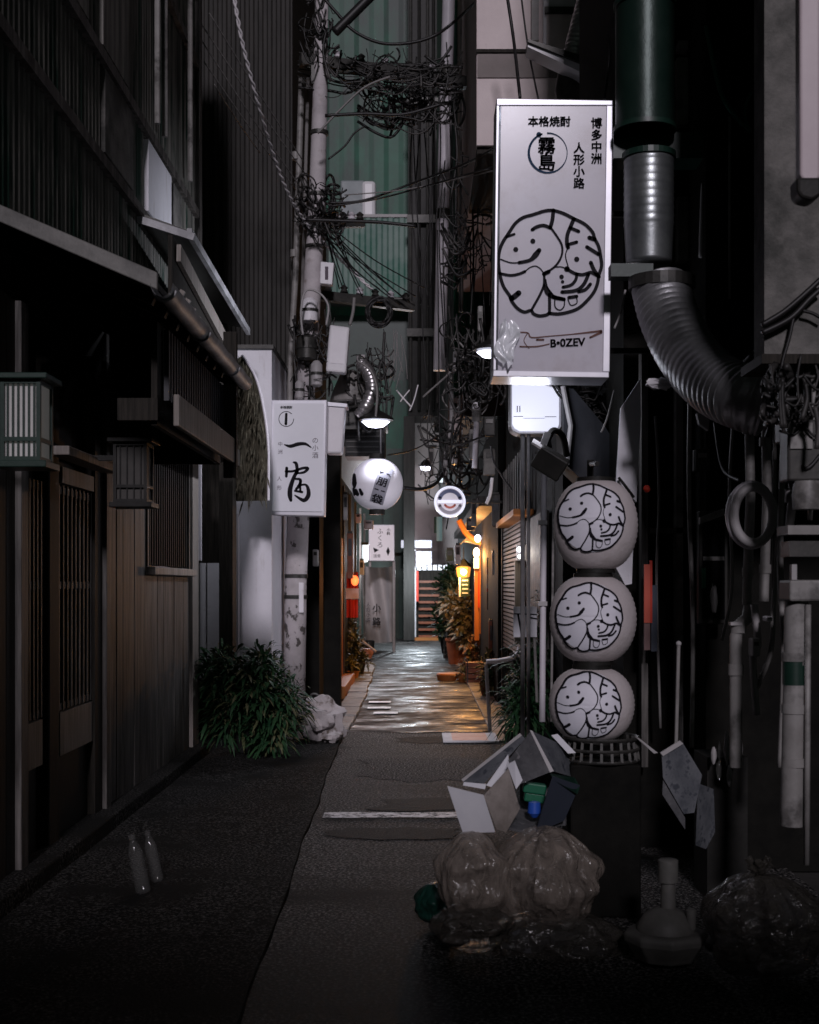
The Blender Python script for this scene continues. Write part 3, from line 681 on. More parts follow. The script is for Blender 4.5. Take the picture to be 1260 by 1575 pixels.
# crumpled torn film taped on its lower left corner
b = MB(); from mathutils import noise as NZ
def cr(u, v):
    x = 763 + 34 * u + 5 * math.sin(v * 7); y = 497 + 68 * v + (-7 if u < .5 else 5) * math.sin(u * 5)
    x = 780 + (x - 780) * (.45 + .55 * math.sin(min(1, v * 1.1) * math.pi) ** .5)
    return P(x, y, 6.99 - .05 * abs(NZ.noise(V((u * 2.2, v * 2.6, 3)))) - .012)
b.sheet(cr, 14, 22); tf = b.build('torn_film', mat('shiny_film', (.82, .84, .88), rough=.25, spec=1, emit=0), bs, smooth=True)

# ------------------------------------------------------------------ street lamp left of the sign, box light below it
def saucer(name, label, px, py, Y, rpx, power, color, arm):
    t = thing(name, label, 'lamp', P(px, py, Y)); r = S(rpx, Y); c = P(px, py, Y)
    MB().lathe(c, [(r, -.005), (r * 1.0, .02), (r * .7, r * .30), (r * .25, r * .55), (r * .22, r * .8), (.004, r * .85)], 24).build('shade', m_black, t, smooth=True)
    MB().lathe(c + V((0, 0, -.02)), [(.003, -r * .35), (r * .45, -r * .28), (r * .8, 0), (.003, .012)], 20).build('bulb', m_lamp, t, smooth=2)
    MB().tube(spline([P(*a) for a in arm], 6), .014, 8).build('arm', m_dark, t, smooth=True)
    lamp_light(t, c + V((0, 0, -.09 - r * .4)), power, color, .06, *(('SPOT', 100, (-1, .0, -.1)) if px > 700 else ('SPOT', 130, (.45, -.5, -1)))); return t
saucer('street_lamp', 'black saucer street lamp half hidden behind left edge of big sign', 755, 538, 11.0, 27, 240, (.86, .88, 1), [(755, 524, 11), (760, 500, 11), (800, 495, 11.1), (890, 520, 11.3)])
saucer('street_lamp', 'black saucer street lamp above the white globe lantern', 578, 646, 13.9, 27, 95, (.86, .88, 1), [(578, 632, 13.9), (570, 622, 13.9), (530, 628, 14.0), (468, 640, 14.0)])
Y = 8.2
bl = thing('light_box', 'glowing white square lamp sign with rounded corners under the big sign', 'lamp sign', P(822, 664, Y))
fp = [(788, 586), (794, 582), (806, 582), (856, 598), (860, 603), (860, 652), (857, 660), (849, 663), (800, 663), (792, 659), (788, 652)]
MB().ppoly(fp, Y, .02).build('face', m_lit, bl)
MB().ppoly([(785, 582), (793, 578), (808, 578), (860, 595), (864, 602), (864, 655), (859, 664), (850, 667), (798, 667), (788, 662), (785, 655)], Y + .022, .2).build('case', m_white, bl, bevel=.01)
b = MB().pbox(795, 796.5, 624, 634, Y - .002, .001).pbox(799, 800.5, 624, 634, Y - .002, .001).pbox(790, 805, 640, 641, Y - .002, .001).pbox(838, 856, 640.5, 641.5, Y - .002, .001).pbox(805, 838, 643, 643.6, Y - .002, .001)
b.build('print', m_inkg, bl)
MB().tube([P(804, 667, Y + .1), V((P(804, 667, Y + .1).x, Y + .1, 0))], .014, 8).tube([P(813, 667, Y + .1), V((P(813, 667, Y + .1).x, Y + .1, 0))], .012, 8).build('pole', m_metal, bl, smooth=True)
lamp_light(bl, P(815, 630, Y - .5), 6, (.85, .87, 1), .12)

# ------------------------------------------------------------------ three paper lanterns on a rack
LN = [('faces-emblem paper lantern on the rack, uppermost of three, drum tilting back', 916, 808, 65, 69, 905, 799, 48), ('faces-emblem paper lantern in the middle of the rack of three', 912, 952, 67, 66, 901, 948, 48), ('faces-emblem paper lantern lowest of three, just above the cardboard boxes', 910, 1083, 66, 56, 900, 1081, 47)]
YL = 6.0
for lab, px, py, rx, ry, ex, ey, er in LN:
    c = P(px, py, YL); a, h = S(rx, YL), S(ry, YL)
    t = thing('paper_lantern', lab, 'lantern', c - V((0, 0, h)), 'paper lanterns with the faces emblem')
    n = 20; pr = []
    for i in range(n * 2 + 1):
        th = -1.24 + 2.48 * i / (n * 2); r = a * max(.05, math.cos(th)) ** .72; z = h * math.sin(th) / math.sin(1.24) * .97
        if i % 2: r *= .984
        pr.append((r, z))
    MB().lathe(c, pr, 40).build('shade', m_paper, t, smooth=2)
    r0 = pr[-1][0]
    MB().lathe(c + V((0, 0, h * .955)), [(r0 * .75, 0), (r0 * 1.0, .0), (r0 * 1.0, .022), (r0 * .75, .022), (r0 * .75, 0)], 32).build('top_ring', m_black, t, smooth=True)
    MB().lathe(c - V((0, 0, h * .955)), [(r0 * .75, 0), (r0 * .75, -.022), (r0 * 1.02, -.022), (r0 * 1.02, 0), (r0 * .75, 0)], 32).build('bottom_ring', m_black, t, smooth=True)
    prs = sorted((z, r) for r, z in pr)
    def surf(u, v, off):
        z = S(py - (ey - v * er * 1.08), YL); zz = max(-h * .95, min(h * .95, z)); k = 0
        while k < len(prs) - 2 and prs[k + 1][0] < zz: k += 1
        t_ = (zz - prs[k][0]) / (prs[k + 1][0] - prs[k][0] + 1e-9); r = prs[k][1] + (prs[k + 1][1] - prs[k][1]) * t_
        x = S((ex - px) + u * er, YL); an = math.asin(max(-.97, min(.97, x / r))); r += off
        return c + V((r * math.sin(an), -r * math.cos(an), zz))
    # white ground of the print, then the ink
    b = MB(); bb = len(b.v); rings = 14; seg = 40
    for i in range(rings + 1):
        for k in range(seg): an = 2 * math.pi * k / seg; b.v.append(surf(i / rings * math.cos(an), i / rings * math.sin(an), .0035))
    for i in range(rings):
        for k in range(seg): l = (k + 1) % seg; b.f.append((i*seg + k, i*seg + l, (i+1)*seg + l, (i+1)*seg + k))
    b.build('print_ground', m_paperw, t, smooth=2)
    emblem(lambda u, v: surf(u, v, .0065), 1.15).build('emblem', m_ink, t)
rk = thing('lantern_rack', 'black iron rack and basket base carrying the three paper lanterns', 'rack', P(930, 1172, 6.05) * 1)
c3 = P(912, 1083, YL)
MB().tube([V((c3.x + .02, YL + .24, 0)), V((c3.x + .02, YL + .24, 2.1))], .016, 8).tube([V((c3.x + .02, YL + .24, 2.08)), V((c3.x + .02, YL, 2.06))], .012, 8).build('pole', m_black, rk, smooth=True)
b = MB()
for k in range(22):
    a = 2 * math.pi * k / 22; x, y = math.cos(a) * .17, math.sin(a) * .17
    b.bar((c3.x + .04 + x, YL + y, .70), (c3.x + .04 + x * .92, YL + y * .92, .80), .012)
for z in (.70, .75, .80): b.tube([(c3.x + .04 + math.cos(2*math.pi*k/24) * .17, YL + math.sin(2*math.pi*k/24) * .17, z) for k in range(24)], .008, 6, closed=True)
b.build('basket', m_dark, rk)
MB().box(c3.x - .12, c3.x + .20, YL - .14, YL + .2, -.0, .69).build('cabinet', m_pitch, rk, bevel=.01)
for i, (z0, px) in enumerate(((884, 880), (1014, 905))):
    p = P(916, z0, YL); b = MB().lathe(p, [(.07, -.015), (.07, .015), (.02, .03)], 20); b.tube([p, V((p.x, YL + .24, p.z))], .01, 6); b.build('hanger', m_black, rk)

# floodlight, fabric awning, side board
fl = thing('floodlight', 'black tilted floodlight on a bent arm above the topmost paper lantern', 'floodlight', P(845, 740, 7.7))
MB().obox(P(846, 712, 7.7), (.095, .05, .07), (R(20), R(32), 0)).build('housing', m_black, fl, bevel=.012)
MB().obox(P(838, 690, 7.69), (.085, .055, .006), (R(20), R(32), 0)).build('visor', m_pvcl, fl)
MB().tube(spline([P(845, 690, 7.75), P(843, 675, 7.75), P(852, 662, 7.75), P(866, 672, 7.8), P(872, 700, 7.9)], 5), .02, 8).build('arm', m_black, fl, smooth=True)
MB().obox(P(838, 678, 7.73), (.02, .02, .05), (0, R(20), 0)).build('bracket', m_metal, fl)
fa = thing('awning', 'dark navy cloth awning side flap right of the white lamp sign', 'awning', P(910, 745, 8))
mcl = mat('navy_cloth', (.014, .015, .019), (.03, .031, .037), 3, .8, st=(1, 1, .5), bump=.3, bs=10)
b = MB(); b.prism([P(866, 596, 8.0), P(882, 598, 8), P(930, 655, 8), P(958, 700, 8), P(962, 745, 8), P(905, 748, 8), P(868, 712, 8)], (.05, .9, .05)); b.build('flap', mcl, fa)
MB().tube([P(866, 594, 7.98), P(878, 655, 7.98), P(872, 715, 7.98)], .016, 8).build('frame', m_pvcl, fa)
sb = thing('board', 'narrow pinkish white upright board between the navy awning and corner post', 'board', P(968, 770, 7.25))
MB().ppoly([(955, 627), (963, 616), (985, 582), (986, 640), (979, 772), (960, 752), (948, 746)], 7.25, .03).build('panel', m_whitewall, sb)
MB().tube(spline([P(952, 735, 7.22), P(960, 745, 7.2), P(975, 765, 7.22)], 5), .008, 6).build('clip', m_black, sb)
MB().ppoly([(945, 868), (974, 842), (972, 898), (962, 900)], 7.3, .03).build('lower_panel', m_whitewall, sb)
pp = thing('downpipe', 'white vertical drainpipe behind the floodlight, left of top lantern', 'pipe', P(835, 1100, 9))
MB().tube([P(837, 720, 9.0), P(834, 1110, 9.0)], .022, 10).build('pipe', m_pvcw, pp, smooth=True)
for py in (800, 925): MB().pbox(828, 842, py, py + 7, 8.97, .06).build('clamp', m_pvcl, pp)
pp = thing('downpipe', 'thin grey pipe just right of the white drainpipe behind lanterns', 'pipe', P(852, 1100, 8.9))
MB().tube([P(852, 735, 8.9), P(848, 1110, 8.9)], .009, 8).build('pipe', m_pvc, pp, smooth=True)

# ------------------------------------------------------------------ near right: ducts, pipes, hoses
dc = thing('exhaust_duct', 'wide silver flexible exhaust hose curving down right of the big sign', 'duct', P(1090, 600, 6.5))
path = spline([P(1016, 440, 6.7), P(1030, 490, 6.6), P(1060, 548, 6.4), P(1100, 590, 6.1), P(1145, 612, 5.85), P(1180, 622, 5.8)], 18); npt = len(path)
MB().tube(path, lambda t: .145 + .007 * math.sin(t * (npt - 1) * math.pi * .66), 28).build('hose', mat('duct_foil', (.3, .3, .31), (.46, .46, .47), 6, .42, .7, bump=.2, bs=40), dc, smooth=2)
MB().lathe(P(1018, 436, 6.7), [(.17, -.03), (.17, .03)], 28).build('collar', m_dark, dc)
cy = thing('exhaust_duct', 'ribbed galvanised duct drum hanging right beside the big sign', 'duct', P(998, 405, 6.9))
c = P(998, 405, 6.9); h = S(160, 6.9); prf = []
for i in range(41):
    z = h * i / 40; r = S(38, 6.9) * (1 if i > 16 else .92 + .08 * (i / 16)); r *= 1.02 if (i > 14 and i % 3 == 0) else 1
    prf.append((r, z))
MB().lathe(c, prf, 32).build('drum', mat('duct_zinc', (.2, .215, .22), (.32, .34, .34), 5, .34, .75, bump=.1), cy, smooth=2)
MB().lathe(c + V((0, 0, h)), [(S(41, 6.9), 0), (S(41, 6.9), .03)], 32).build('collar', m_greendk, cy)
ct = thing('exhaust_duct', 'tall dark green glossy duct cylinder at the top right of sign', 'duct', P(993, 205, 6.9))
c = P(992, 203, 6.9); MB().lathe(c, [(S(45, 6.9), 0), (S(45, 6.9), 1.2)], 36).build('drum', mat('green_gloss', (.007, .02, .015), (.014, .03, .023), 7, .36, .3, bump=.2, bs=20), ct, smooth=True)
for z in (.0, .66): MB().lathe(c + V((0, 0, z)), [(S(48, 6.9), 0), (S(48, 6.9), .025)], 36).build('band', m_greendk, ct, smooth=True)
sd_ = thing('exhaust_duct', 'thin silver spiral duct slanting over the white canopy', 'duct', P(880, 130, 11))
path = [P(918, -40, 10.9).lerp(P(884, 92, 10.7), i / 60) for i in range(61)]
MB().tube(path, lambda t: .105 + .006 * math.sin(t * 60 * 1.9), 18).build('hose', m_metal, sd_, smooth=2)
path = [P(945, -20, 11.3).lerp(P(910, 100, 11.0), i / 20) for i in range(21)]
MB().tube(path, .07, 12).build('pipe', m_dark, sd_, smooth=True)
MB().lathe(P(875, 140, 10.9), [(.1, -.1), (.12, 0), (.09, .16)], 18).build('elbow', m_dark, sd_, smooth=True)
tl = thing('neon_sign', 'tall dim pinkish white tube lamp on a dark holder, upper right corner', 'sign', P(1246, 300, 4.7))
MB().ppoly([(1230, -200), (1262, -200), (1262, 270), (1256, 280), (1238, 280), (1231, 270)], 4.32, .06).build('panel', mat('tube_acrylic', (.5, .42, .44), (.58, .5, .52), 4, .35), tl, bevel=.008)
MB().ppoly([(1226, 272), (1264, 272), (1264, 300), (1250, 308), (1234, 304), (1227, 296)], 4.3, .09).build('holder', m_black, tl, bevel=.01)
MB().ppoly([(1252, -200), (1275, -200), (1275, 275), (1252, 275)], 4.385, .06).build('backing', m_dark, tl)
def cable(pts, r, m, label, name='cable', n=6, group=None):
    o = MB().tube(spline(pts, n), r, 6).build(name, m, smooth=2); return tag(o, label, name, group)
cable([P(1086, 40, 6.8), P(1096, 90, 6.8), P(1110, 145, 6.8), P(1132, 180, 6.8), P(1155, 202, 6.8)], .012, m_cablegr, 'loose green hose curving down from the upper right corner', 'hose')
cable([P(1155, 202, 6.8), P(1146, 180, 6.8), P(1148, 160, 6.8), P(1156, 142, 6.8)], .007, m_cablegr, 'short green hose end curling up beside the grey pillar', 'hose')
cable([P(1085, 280, 7.0), P(1083, 300, 7.0), P(1080, 396, 7.0)], .02, m_pvcl, 'short pale vertical pipe beside the ribbed duct drum', 'pipe')
cable([P(1122, 180, 6.9), P(1122, 460, 6.9)], .007, m_pvc, 'thin grey conduit down the dark wall, above the flexible duct', 'conduit')
cable([P(1186, 100, 5.6), P(1187, 190, 5.6)], .012, m_pvc, 'short grey conduit stub on the plaster pillar edge', 'conduit')
for i, (px, py0, py1, YY, r, m, lab) in enumerate([
    (1152, 600, 930, 5.9, .022, m_pvc, 'grey vertical conduit behind the coiled ring hose, left of its pair'),
    (1178, 620, 925, 5.95, .022, m_pvc, 'grey vertical conduit behind the coiled ring hose, right of its pair'),
    (1192, 640, 905, 5.7, .008, m_cableg, 'thin grey cable hanging right beside the paired conduits'),
    (1217, 700, 815, 5.2, .018, m_pvcl, 'pale short conduit above the meter shelf at far right')]):
    o = thing('conduit', lab, 'conduit', P(px, py1, YY)); MB().tube([P(px, py0, YY), P(px + rs.uniform(-4, 4), (py0 + py1) / 2, YY), P(px - 3, py1, YY)], r, 10).build('pipe', m, o, smooth=True)
    for py in (py0 + 60, py1 - 50): MB().lathe(P(px - 1, py, YY), [(r * 1.25, -.02), (r * 1.25, .02)], 12).build('coupling', m, o, smooth=True)
o = thing('pipe', 'jointed grey drain pipe below the ring hose on the right wall', 'pipe', P(1132, 1100, 5.9))
MB().tube([P(1154, 930, 5.9), P(1150, 950, 5.9), P(1136, 962, 5.9), P(1132, 980, 5.9), P(1132, 1180, 5.9)], .028, 12).build('pipe', m_pvc, o, smooth=True)
for p in ((1136, 965), (1132, 1030)): MB().lathe(P(*p, 5.9), [(.035, -.025), (.035, .025)], 14).build('coupling', m_pvc, o, smooth=True)
MB().pbox(1124, 1142, 957, 962, 5.86, .05).build('clip', m_pvcl, o)
o = thing('pipe', 'broad grey vertical drain pipe at the right edge, with green tape', 'pipe', P(1222, 1240, 5.2))
MB().tube([P(1225, 925, 5.2), P(1218, 1270, 5.2)], .046, 16).build('pipe', m_pvc, o, smooth=True)
for py in (1010, 1090, 1172): MB().lathe(P(1222, py, 5.2), [(.051, -.018), (.051, .018)], 16).build('coupling', m_pvc, o, smooth=True)
MB().lathe(P(1222, 1030, 5.2), [(.0475, -.06), (.0475, .06)], 16).build('tape', m_greendk, o, smooth=True)
cable([P(1243, 930, 5.15), P(1241, 1330, 5.15)], .012, m_pvc, 'slim grey conduit beside the broad drain pipe at right edge', 'conduit')
hs_ = thing('hose_coil', 'pale grey hose coiled in a ring, hung over the paired conduits', 'hose', P(1155, 842, 5.7))
for k, (dx, ry) in enumerate(((0, 46), (3, 43))):
    MB().tube([P(1156 + dx + math.cos(2*math.pi*i/36) * (33 - k * 3), 792 + math.sin(2*math.pi*i/36) * ry, 5.7 - .03 * k) for i in range(36)], .021, 10, closed=True).build('loop', m_pvcw if k == 0 else m_pvcl, hs_, smooth=2)
cable([P(1190, 760, 5.68), P(1196, 830, 5.68), P(1190, 930, 5.7), P(1186, 1000, 5.7), P(1168, 1050, 5.75), P(1160, 1062, 5.75)], .011, m_pvc, 'grey hose tail hanging below the ring coil', 'hose')
mb = thing('meter_box', 'grey meter box with a round gauge on right wall edge', 'meter', P(1240, 760, 5.1))
MB().pbox(1212, 1275, 645, 740, 5.1, .12).build('casing', m_dark, mb, bevel=.01); MB().lathe(P(1242, 760, 5.08), [(.055, -.06), (.06, .0), (.05, .05)], 20).build('gauge', m_pvc, mb, smooth=True)
MB().pbox(1216, 1250, 650, 690, 5.09, .02).build('cover', m_pvc, mb)
mb = thing('meter_box', 'weathered grey box and shelf under the round gauge at right edge', 'meter', P(1236, 930, 5.2))
MB().pbox(1212, 1280, 808, 822, 5.1, .16).build('shelf', m_pvc, mb); MB().pbox(1214, 1280, 832, 856, 5.15, .12).build('casing', m_dark, mb); MB().pbox(1215, 1280, 892, 925, 5.12, .16).build('lower_casing', m_pvc, mb, bevel=.01)
MB().pbox(1218, 1226, 868, 892, 5.12, .03).build('pipe_stub', m_pvcl, mb)
for i, pts in enumerate(([(1172, 500), (1205, 480), (1235, 455), (1262, 430)], [(1172, 512), (1215, 490), (1245, 460), (1262, 445)], [(1235, 478), (1250, 482), (1264, 490)], [(1222, 482), (1214, 520), (1203, 560), (1200, 600)])):
    cable([P(x, y, 5.15) for x, y in pts], .012 if i < 2 else .007, m_cable, ['upper black cable across the plaster pillar', 'lower thick black cable across the plaster pillar', 'short black cable leaving the pillar knot rightwards', 'thin black cable dropping from pillar knot'][i])
pc = thing('poster_case', 'dark glazed poster case with a pale top rail on right wall', 'poster case', P(1098, 960, 6.7))
MB().pbox(1075, 1120, 786, 960, 6.7, .06).build('frame', m_dark, pc, bevel=.006); MB().pbox(1081, 1115, 800, 952, 6.69, .02).build('glass', m_glassdark, pc)
MB().ppoly([(1077, 796), (1114, 782), (1114, 793), (1077, 806)], 6.66, .04).build('rail', m_pvc, pc)
MB().pbox(1082, 1114, 856, 862, 6.68, .01).build('bar', m_pvc, pc)
MB().ball(P(1098, 922, 6.66), (.02, .02, .07), jit=.5).build('wrapped_bottle', m_pvcl, pc, smooth=True)
MB().pbox(1080, 1086, 874, 905, 6.68, .008).build('sticker', m_grplastic, pc)
bn = thing('banner', 'thin red and blue hanging banner strip at the dark doorway', 'banner', P(1000, 1000, 7.1))
MB().pbox(991, 1000, 868, 958, 7.1, .02).build('red_strip', m_redpanel, bn); MB().pbox(1000, 1003.5, 862, 958, 7.11, .02).build('edge', m_red, bn); MB().pbox(1002, 1011, 900, 1002, 7.12, .02).build('blue_strip', m_bluegrey, bn)
MB().pbox(991, 1000, 959, 1000, 7.1, .02).build('lower_strip', mat('faded_pink', (.2, .12, .115), rough=.7), bn)
tag(MB().ball(P(995, 752, 7.0), (.02, .02, .02), jit=.3).build('warning_light', m_red, smooth=True), 'small red lamp bead on the post right of top lantern', 'light')
tag(MB().ball(P(1015, 590, 6.5), (.075, .03, .025), jit=.9, seed=4, nz=3).build('foil_scrap', m_white), 'crumpled pale scrap of foil under the flexible duct', 'scrap')
tag(MB().ppoly([(1072, 636), (1080, 630), (1092, 640), (1090, 662), (1076, 652)], 6.6, .04).build('tag', m_pvcl), 'small pale tag hanging below the flexible duct', 'tag')
o = thing('frame_rail', 'thin pale upright rail standing in front of the dark shop door', 'rail', P(1042, 1150, 6.4))
MB().tube([P(1044, 990, 6.4), P(1040, 1150, 6.4)], .009, 8).build('rail', m_pvc, o); MB().ball(P(1044, 990, 6.4), .014).build('knob', m_pvcl, o)
# bottles and clutter bagged by the wall
cb = thing('bottle_crate', 'cluster of pale wrapped bottles standing by the right wall behind boxes', 'bottles', P(1120, 1220, 6.1))
MB().pbox(1088, 1150, 1165, 1500, 6.2, .3).build('crate', m_black, cb)
for i, (px, py, hh) in enumerate(((1098, 1150, 24), (1108, 1142, 32), (1118, 1128, 44), (1128, 1140, 34), (1138, 1132, 40), (1106, 1172, 26), (1122, 1178, 30))):
    c = P(px, py + hh / 2, 6.1 - .02 * (i % 3)); MB().ball(c, (.014, .014, S(hh, 6.1) * .55), 10, 8, .35, i).build('bottle', m_pet if i % 2 else m_pvcl, cb, smooth=True)
# ------------------------------------------------------------------ rubbish heap, front right
def tri_box(name, label, c, size, rot, flaps, m_out, m_in, t=.006):
    """open cardboard carton: five walls and four flaps, each a real sheet"""
    from mathutils import Euler
    o = thing(name, label, 'box', c); M_ = Euler([R(a) for a in rot]).to_matrix(); sx, sy, sz = [q / 2 for q in size]
    def put(nm, lo_, hi_, m, hinge=None, ang=0, ax='X'):
        b = MB().box(lo_[0], hi_[0], lo_[1], hi_[1], lo_[2], hi_[2])
        if hinge: 
            q = Matrix.Rotation(R(ang), 3, ax); b.v = [q @ (p - V(hinge)) + V(hinge) for p in b.v]
        b.v = [M_ @ p + V(c) for p in b.v]; return b.build(nm, m, o)
    put('bottom', (-sx, -sy, -sz), (sx, sy, -sz + t), m_in)
    put('side', (-sx, -sy, -sz), (-sx + t, sy, sz), m_out); put('side', (sx - t, -sy, -sz), (sx, sy, sz), m_out)
    put('side', (-sx, -sy, -sz), (sx, -sy + t, sz), m_out); put('side', (-sx, sy - t, -sz), (sx, sy, sz), m_out)
    fl_ = flaps[1]; k = flaps[0]
    put('flap', (-sx, -sy - .0, sz), (sx, -sy + t, sz + fl_), m_in, (0, -sy, sz), k[0], 'X')
    put('flap', (-sx, sy - t, sz), (sx, sy, sz + fl_), m_in, (0, sy, sz), -k[1], 'X')
    put('flap', (-sx, -sy, sz), (-sx + t, sy, sz + fl_), m_out, (-sx, 0, sz), -k[2], 'Y')
    put('flap', (sx - t, -sy, sz), (sx, sy, sz + fl_), m_out, (sx, 0, sz), k[3], 'Y'); return o
# the flattened, folded cartons are built panel by panel from their corners
def panel(b, pts, d=(0, .008, 0)): return b.prism([P(*q) for q in pts], d)
cx = thing('carton', 'burst open grey carton with a pale flap on top of clear rubbish bags', 'box', P(790, 1284, 5.7))
def cpanel(nm, pts, m, d=(0, .008, 0)):
    return panel(MB(), pts, d).build(nm, m, cx)
cpanel('flap', [(688, 1209, 5.5), (744, 1223, 5.42), (762, 1280, 5.42), (712, 1281, 5.5)], m_cardw)
cpanel('flap', [(712, 1203, 5.75), (803, 1131, 5.95), (808, 1136, 5.95), (745, 1205, 5.72)], m_cardg)
cpanel('flap_edge', [(714, 1203, 5.735), (748, 1206, 5.72), (746, 1214, 5.72), (712, 1208, 5.735)], m_cardw)
cpanel('rim', [(710, 1199, 5.76), (800, 1128, 5.95), (805, 1133, 5.95), (714, 1205, 5.75)], m_pvcl)
cpanel('side', [(744, 1224, 5.45), (782, 1182, 5.5), (800, 1244, 5.5), (779, 1280, 5.45), (764, 1276, 5.43)], m_card)
cpanel('side', [(748, 1208, 5.72), (782, 1160, 5.8), (786, 1200, 5.7), (770, 1215, 5.7)], m_cardw)
cpanel('side', [(782, 1170, 5.6), (817, 1124, 5.75), (850, 1186, 5.7), (798, 1207, 5.6)], m_cardin)
cpanel('label_strip', [(780, 1176, 5.52), (792, 1170, 5.5), (804, 1200, 5.5), (794, 1214, 5.5)], m_cardw)
cpanel('side', [(817, 1124, 5.76), (870, 1148, 5.95), (884, 1196, 5.9), (850, 1186, 5.71)], m_cardg)
cpanel('rim', [(815, 1123, 5.745), (819, 1124, 5.745), (852, 1186, 5.69), (846, 1188, 5.69)], m_pvcl)
cpanel('side', [(850, 1194, 5.5), (892, 1208, 5.75), (868, 1262, 5.7), (824, 1282, 5.5), (832, 1250, 5.48)], m_bluegrey)
cpanel('side', [(846, 1190, 5.55), (884, 1196, 5.75), (892, 1210, 5.75), (888, 1222, 5.72), (852, 1200, 5.52)], m_greendk)
cpanel('bottom', [(770, 1270, 5.5), (826, 1282, 5.52), (866, 1264, 5.75), (850, 1240, 5.95), (790, 1230, 5.95)], m_cardin, (0, .0, -.01))
cpanel('back', [(800, 1150, 6.0), (880, 1170, 6.0), (880, 1270, 6.0), (800, 1270, 6.0)], m_cardin)
tag(MB().obox(P(822, 1212, 5.72), (.05, .03, .022), (0, R(8), 0)).obox(P(822, 1226, 5.73), (.046, .028, .02), (0, R(8), 0)).build('plastic_tub', m_grplastic, bevel=.006), 'green plastic tub inside the burst open carton', 'tub')
tag(MB().lathe(P(822, 1250, 5.62), [(.012, -.02), (.03, .0), (.026, .045), (.01, .05)], 14).build('plastic_scrap', m_blue, smooth=True), 'bright blue plastic scrap at the mouth of the burst carton', 'scrap')
tag(panel(MB(), [(848, 1131, 5.9), (858, 1129, 5.9), (886, 1158, 5.85), (874, 1159, 5.85)]).build('card_strip', m_cardw), 'pale card strip sticking up right beside the burst carton', 'card')
c2 = thing('carton', 'dark blue grey folded carton leaning against the wall right of the lantern rack', 'box', P(1060, 1300, 6.0))
for nm, pts, m in (('side', [(1018, 1160, 5.8), (1050, 1142, 5.85), (1080, 1192, 5.85), (1068, 1250, 5.8), (1052, 1252, 5.78), (1020, 1196, 5.78)], m_cardg), ('rim', [(1016, 1158, 5.79), (1046, 1139, 5.83), (1051, 1144, 5.83), (1020, 1163, 5.79)], m_pvcl),
                   ('side', [(1020, 1200, 5.77), (1054, 1258, 5.77), (1054, 1276, 5.77), (1019, 1222, 5.77)], m_cardin), ('side', [(1074, 1205, 5.84), (1098, 1214, 5.95), (1100, 1280, 5.95), (1086, 1306, 5.9), (1070, 1300, 5.82)], m_cardg),
                   ('flap', [(976, 1132, 5.9), (984, 1136, 5.9), (1012, 1158, 5.85), (1006, 1159, 5.85)], m_pvcl)):
    panel(MB(), pts, (.0, .012, 0)).build(nm, m, c2)
m_dimcard = m_cardg
# rubbish bags
def bag(label, px, py, rx, ry, Y, m, seed, knot=True, fill=m_refuse, depth=.17, name='rubbish_bag'):
    c = P(px, py, Y); a, h = S(rx, Y), S(ry, Y); t = thing(name, label, 'bag', c - V((0, 0, h)), 'rubbish bags in the heap'); rr = random.Random(seed)
    prof = []; n = 40
    for i in range(n + 1):
        u = i / n; th = -math.pi / 2 + u * math.pi
        r = math.cos(th) ** .62 if u > 0 and u < 1 else 0; prof.append((max(.002, r), math.sin(th)))
    folds = [(rr.randint(5, 17), rr.uniform(0, 6), rr.uniform(.2, 1)) for _ in range(5)]
    b = MB(); ns = 120
    for i, (r, z) in enumerate(prof):
        for k in range(ns):
            ph = 2 * math.pi * k / ns; up = max(0, z) ** 1.3
            f = 1 + (.06 if seed == 5 else .03) * up * sum(w_ * math.sin(q * ph + o_) for q, o_, w_ in folds) + .26 * NZ.noise(V((math.cos(ph) * 1.5, math.sin(ph) * 1.5, z * 1.6 + seed * 3))) + .1 * NZ.noise(V((math.cos(ph) * 3 + 4, math.sin(ph) * 3, z * 3.4 + seed))) - .09 * abs(NZ.noise(V((math.cos(ph) * 5, math.sin(ph) * 5, z * 1.2 + seed)))) - .05 * abs(NZ.noise(V((math.cos(ph) * 11, math.sin(ph) * 11, z * 2.5 + seed)))) + .05
            tp = 1 - .55 * max(0, z - .35)
            b.v.append(c + V((a * r * f * tp * math.cos(ph), depth * r * f * tp * math.sin(ph), h * z * (1 + .06 * NZ.noise(V((ph, z, seed)))))))
    for i in range(n):
        for k in range(ns): l = (k + 1) % ns; b.f.append((i*ns + k, i*ns + l, (i+1)*ns + l, (i+1)*ns + k))
    b.build('film', m, t, smooth=2)
    b = MB()
    for i in range(9): b.ball(c + V((rr.uniform(-.55, .55) * a, rr.uniform(-.4, .5) * depth, rr.uniform(-.6, .35) * h)), (a * rr.uniform(.2, .42), depth * .35, h * rr.uniform(.18, .36)), 12, 8, .5, seed + i)
    if fill: b.build('contents', fill, t, smooth=True)
    if knot:
        k0 = c + V((0, 0, h * .93)); b = MB()
        for i in range(7):
            an = i / 7 * 6.28; b.tube(spline([k0, k0 + V((math.cos(an) * .012, math.sin(an) * .012, .02)), k0 + V((math.cos(an) * .045, math.sin(an) * .03, .05 + rr.uniform(-.01, .03)))], 3), lambda t_: .004 + .012 * t_, 5)
        b.build('knot', m, t, smooth=True)
    return t
bag('clear rubbish bag under the pale carton flap, left of the large bag', 726, 1346, 56, 66, 5.45, m_bag, 3, knot=False)
bag('large creased clear rubbish bag with a bright glint below the burst carton', 838, 1348, 80, 76, 5.5, m_bag, 5, knot=False, depth=.22)
bag('low dim rubbish bag at the bottom of the heap, under the left clear bag', 726, 1424, 58, 34, 5.35, m_bagd, 8, knot=False)
bag('dark flattened rubbish bag below the large creased one', 858, 1446, 100, 46, 5.4, m_bagd, 11, knot=False, fill=m_cardin, depth=.2)
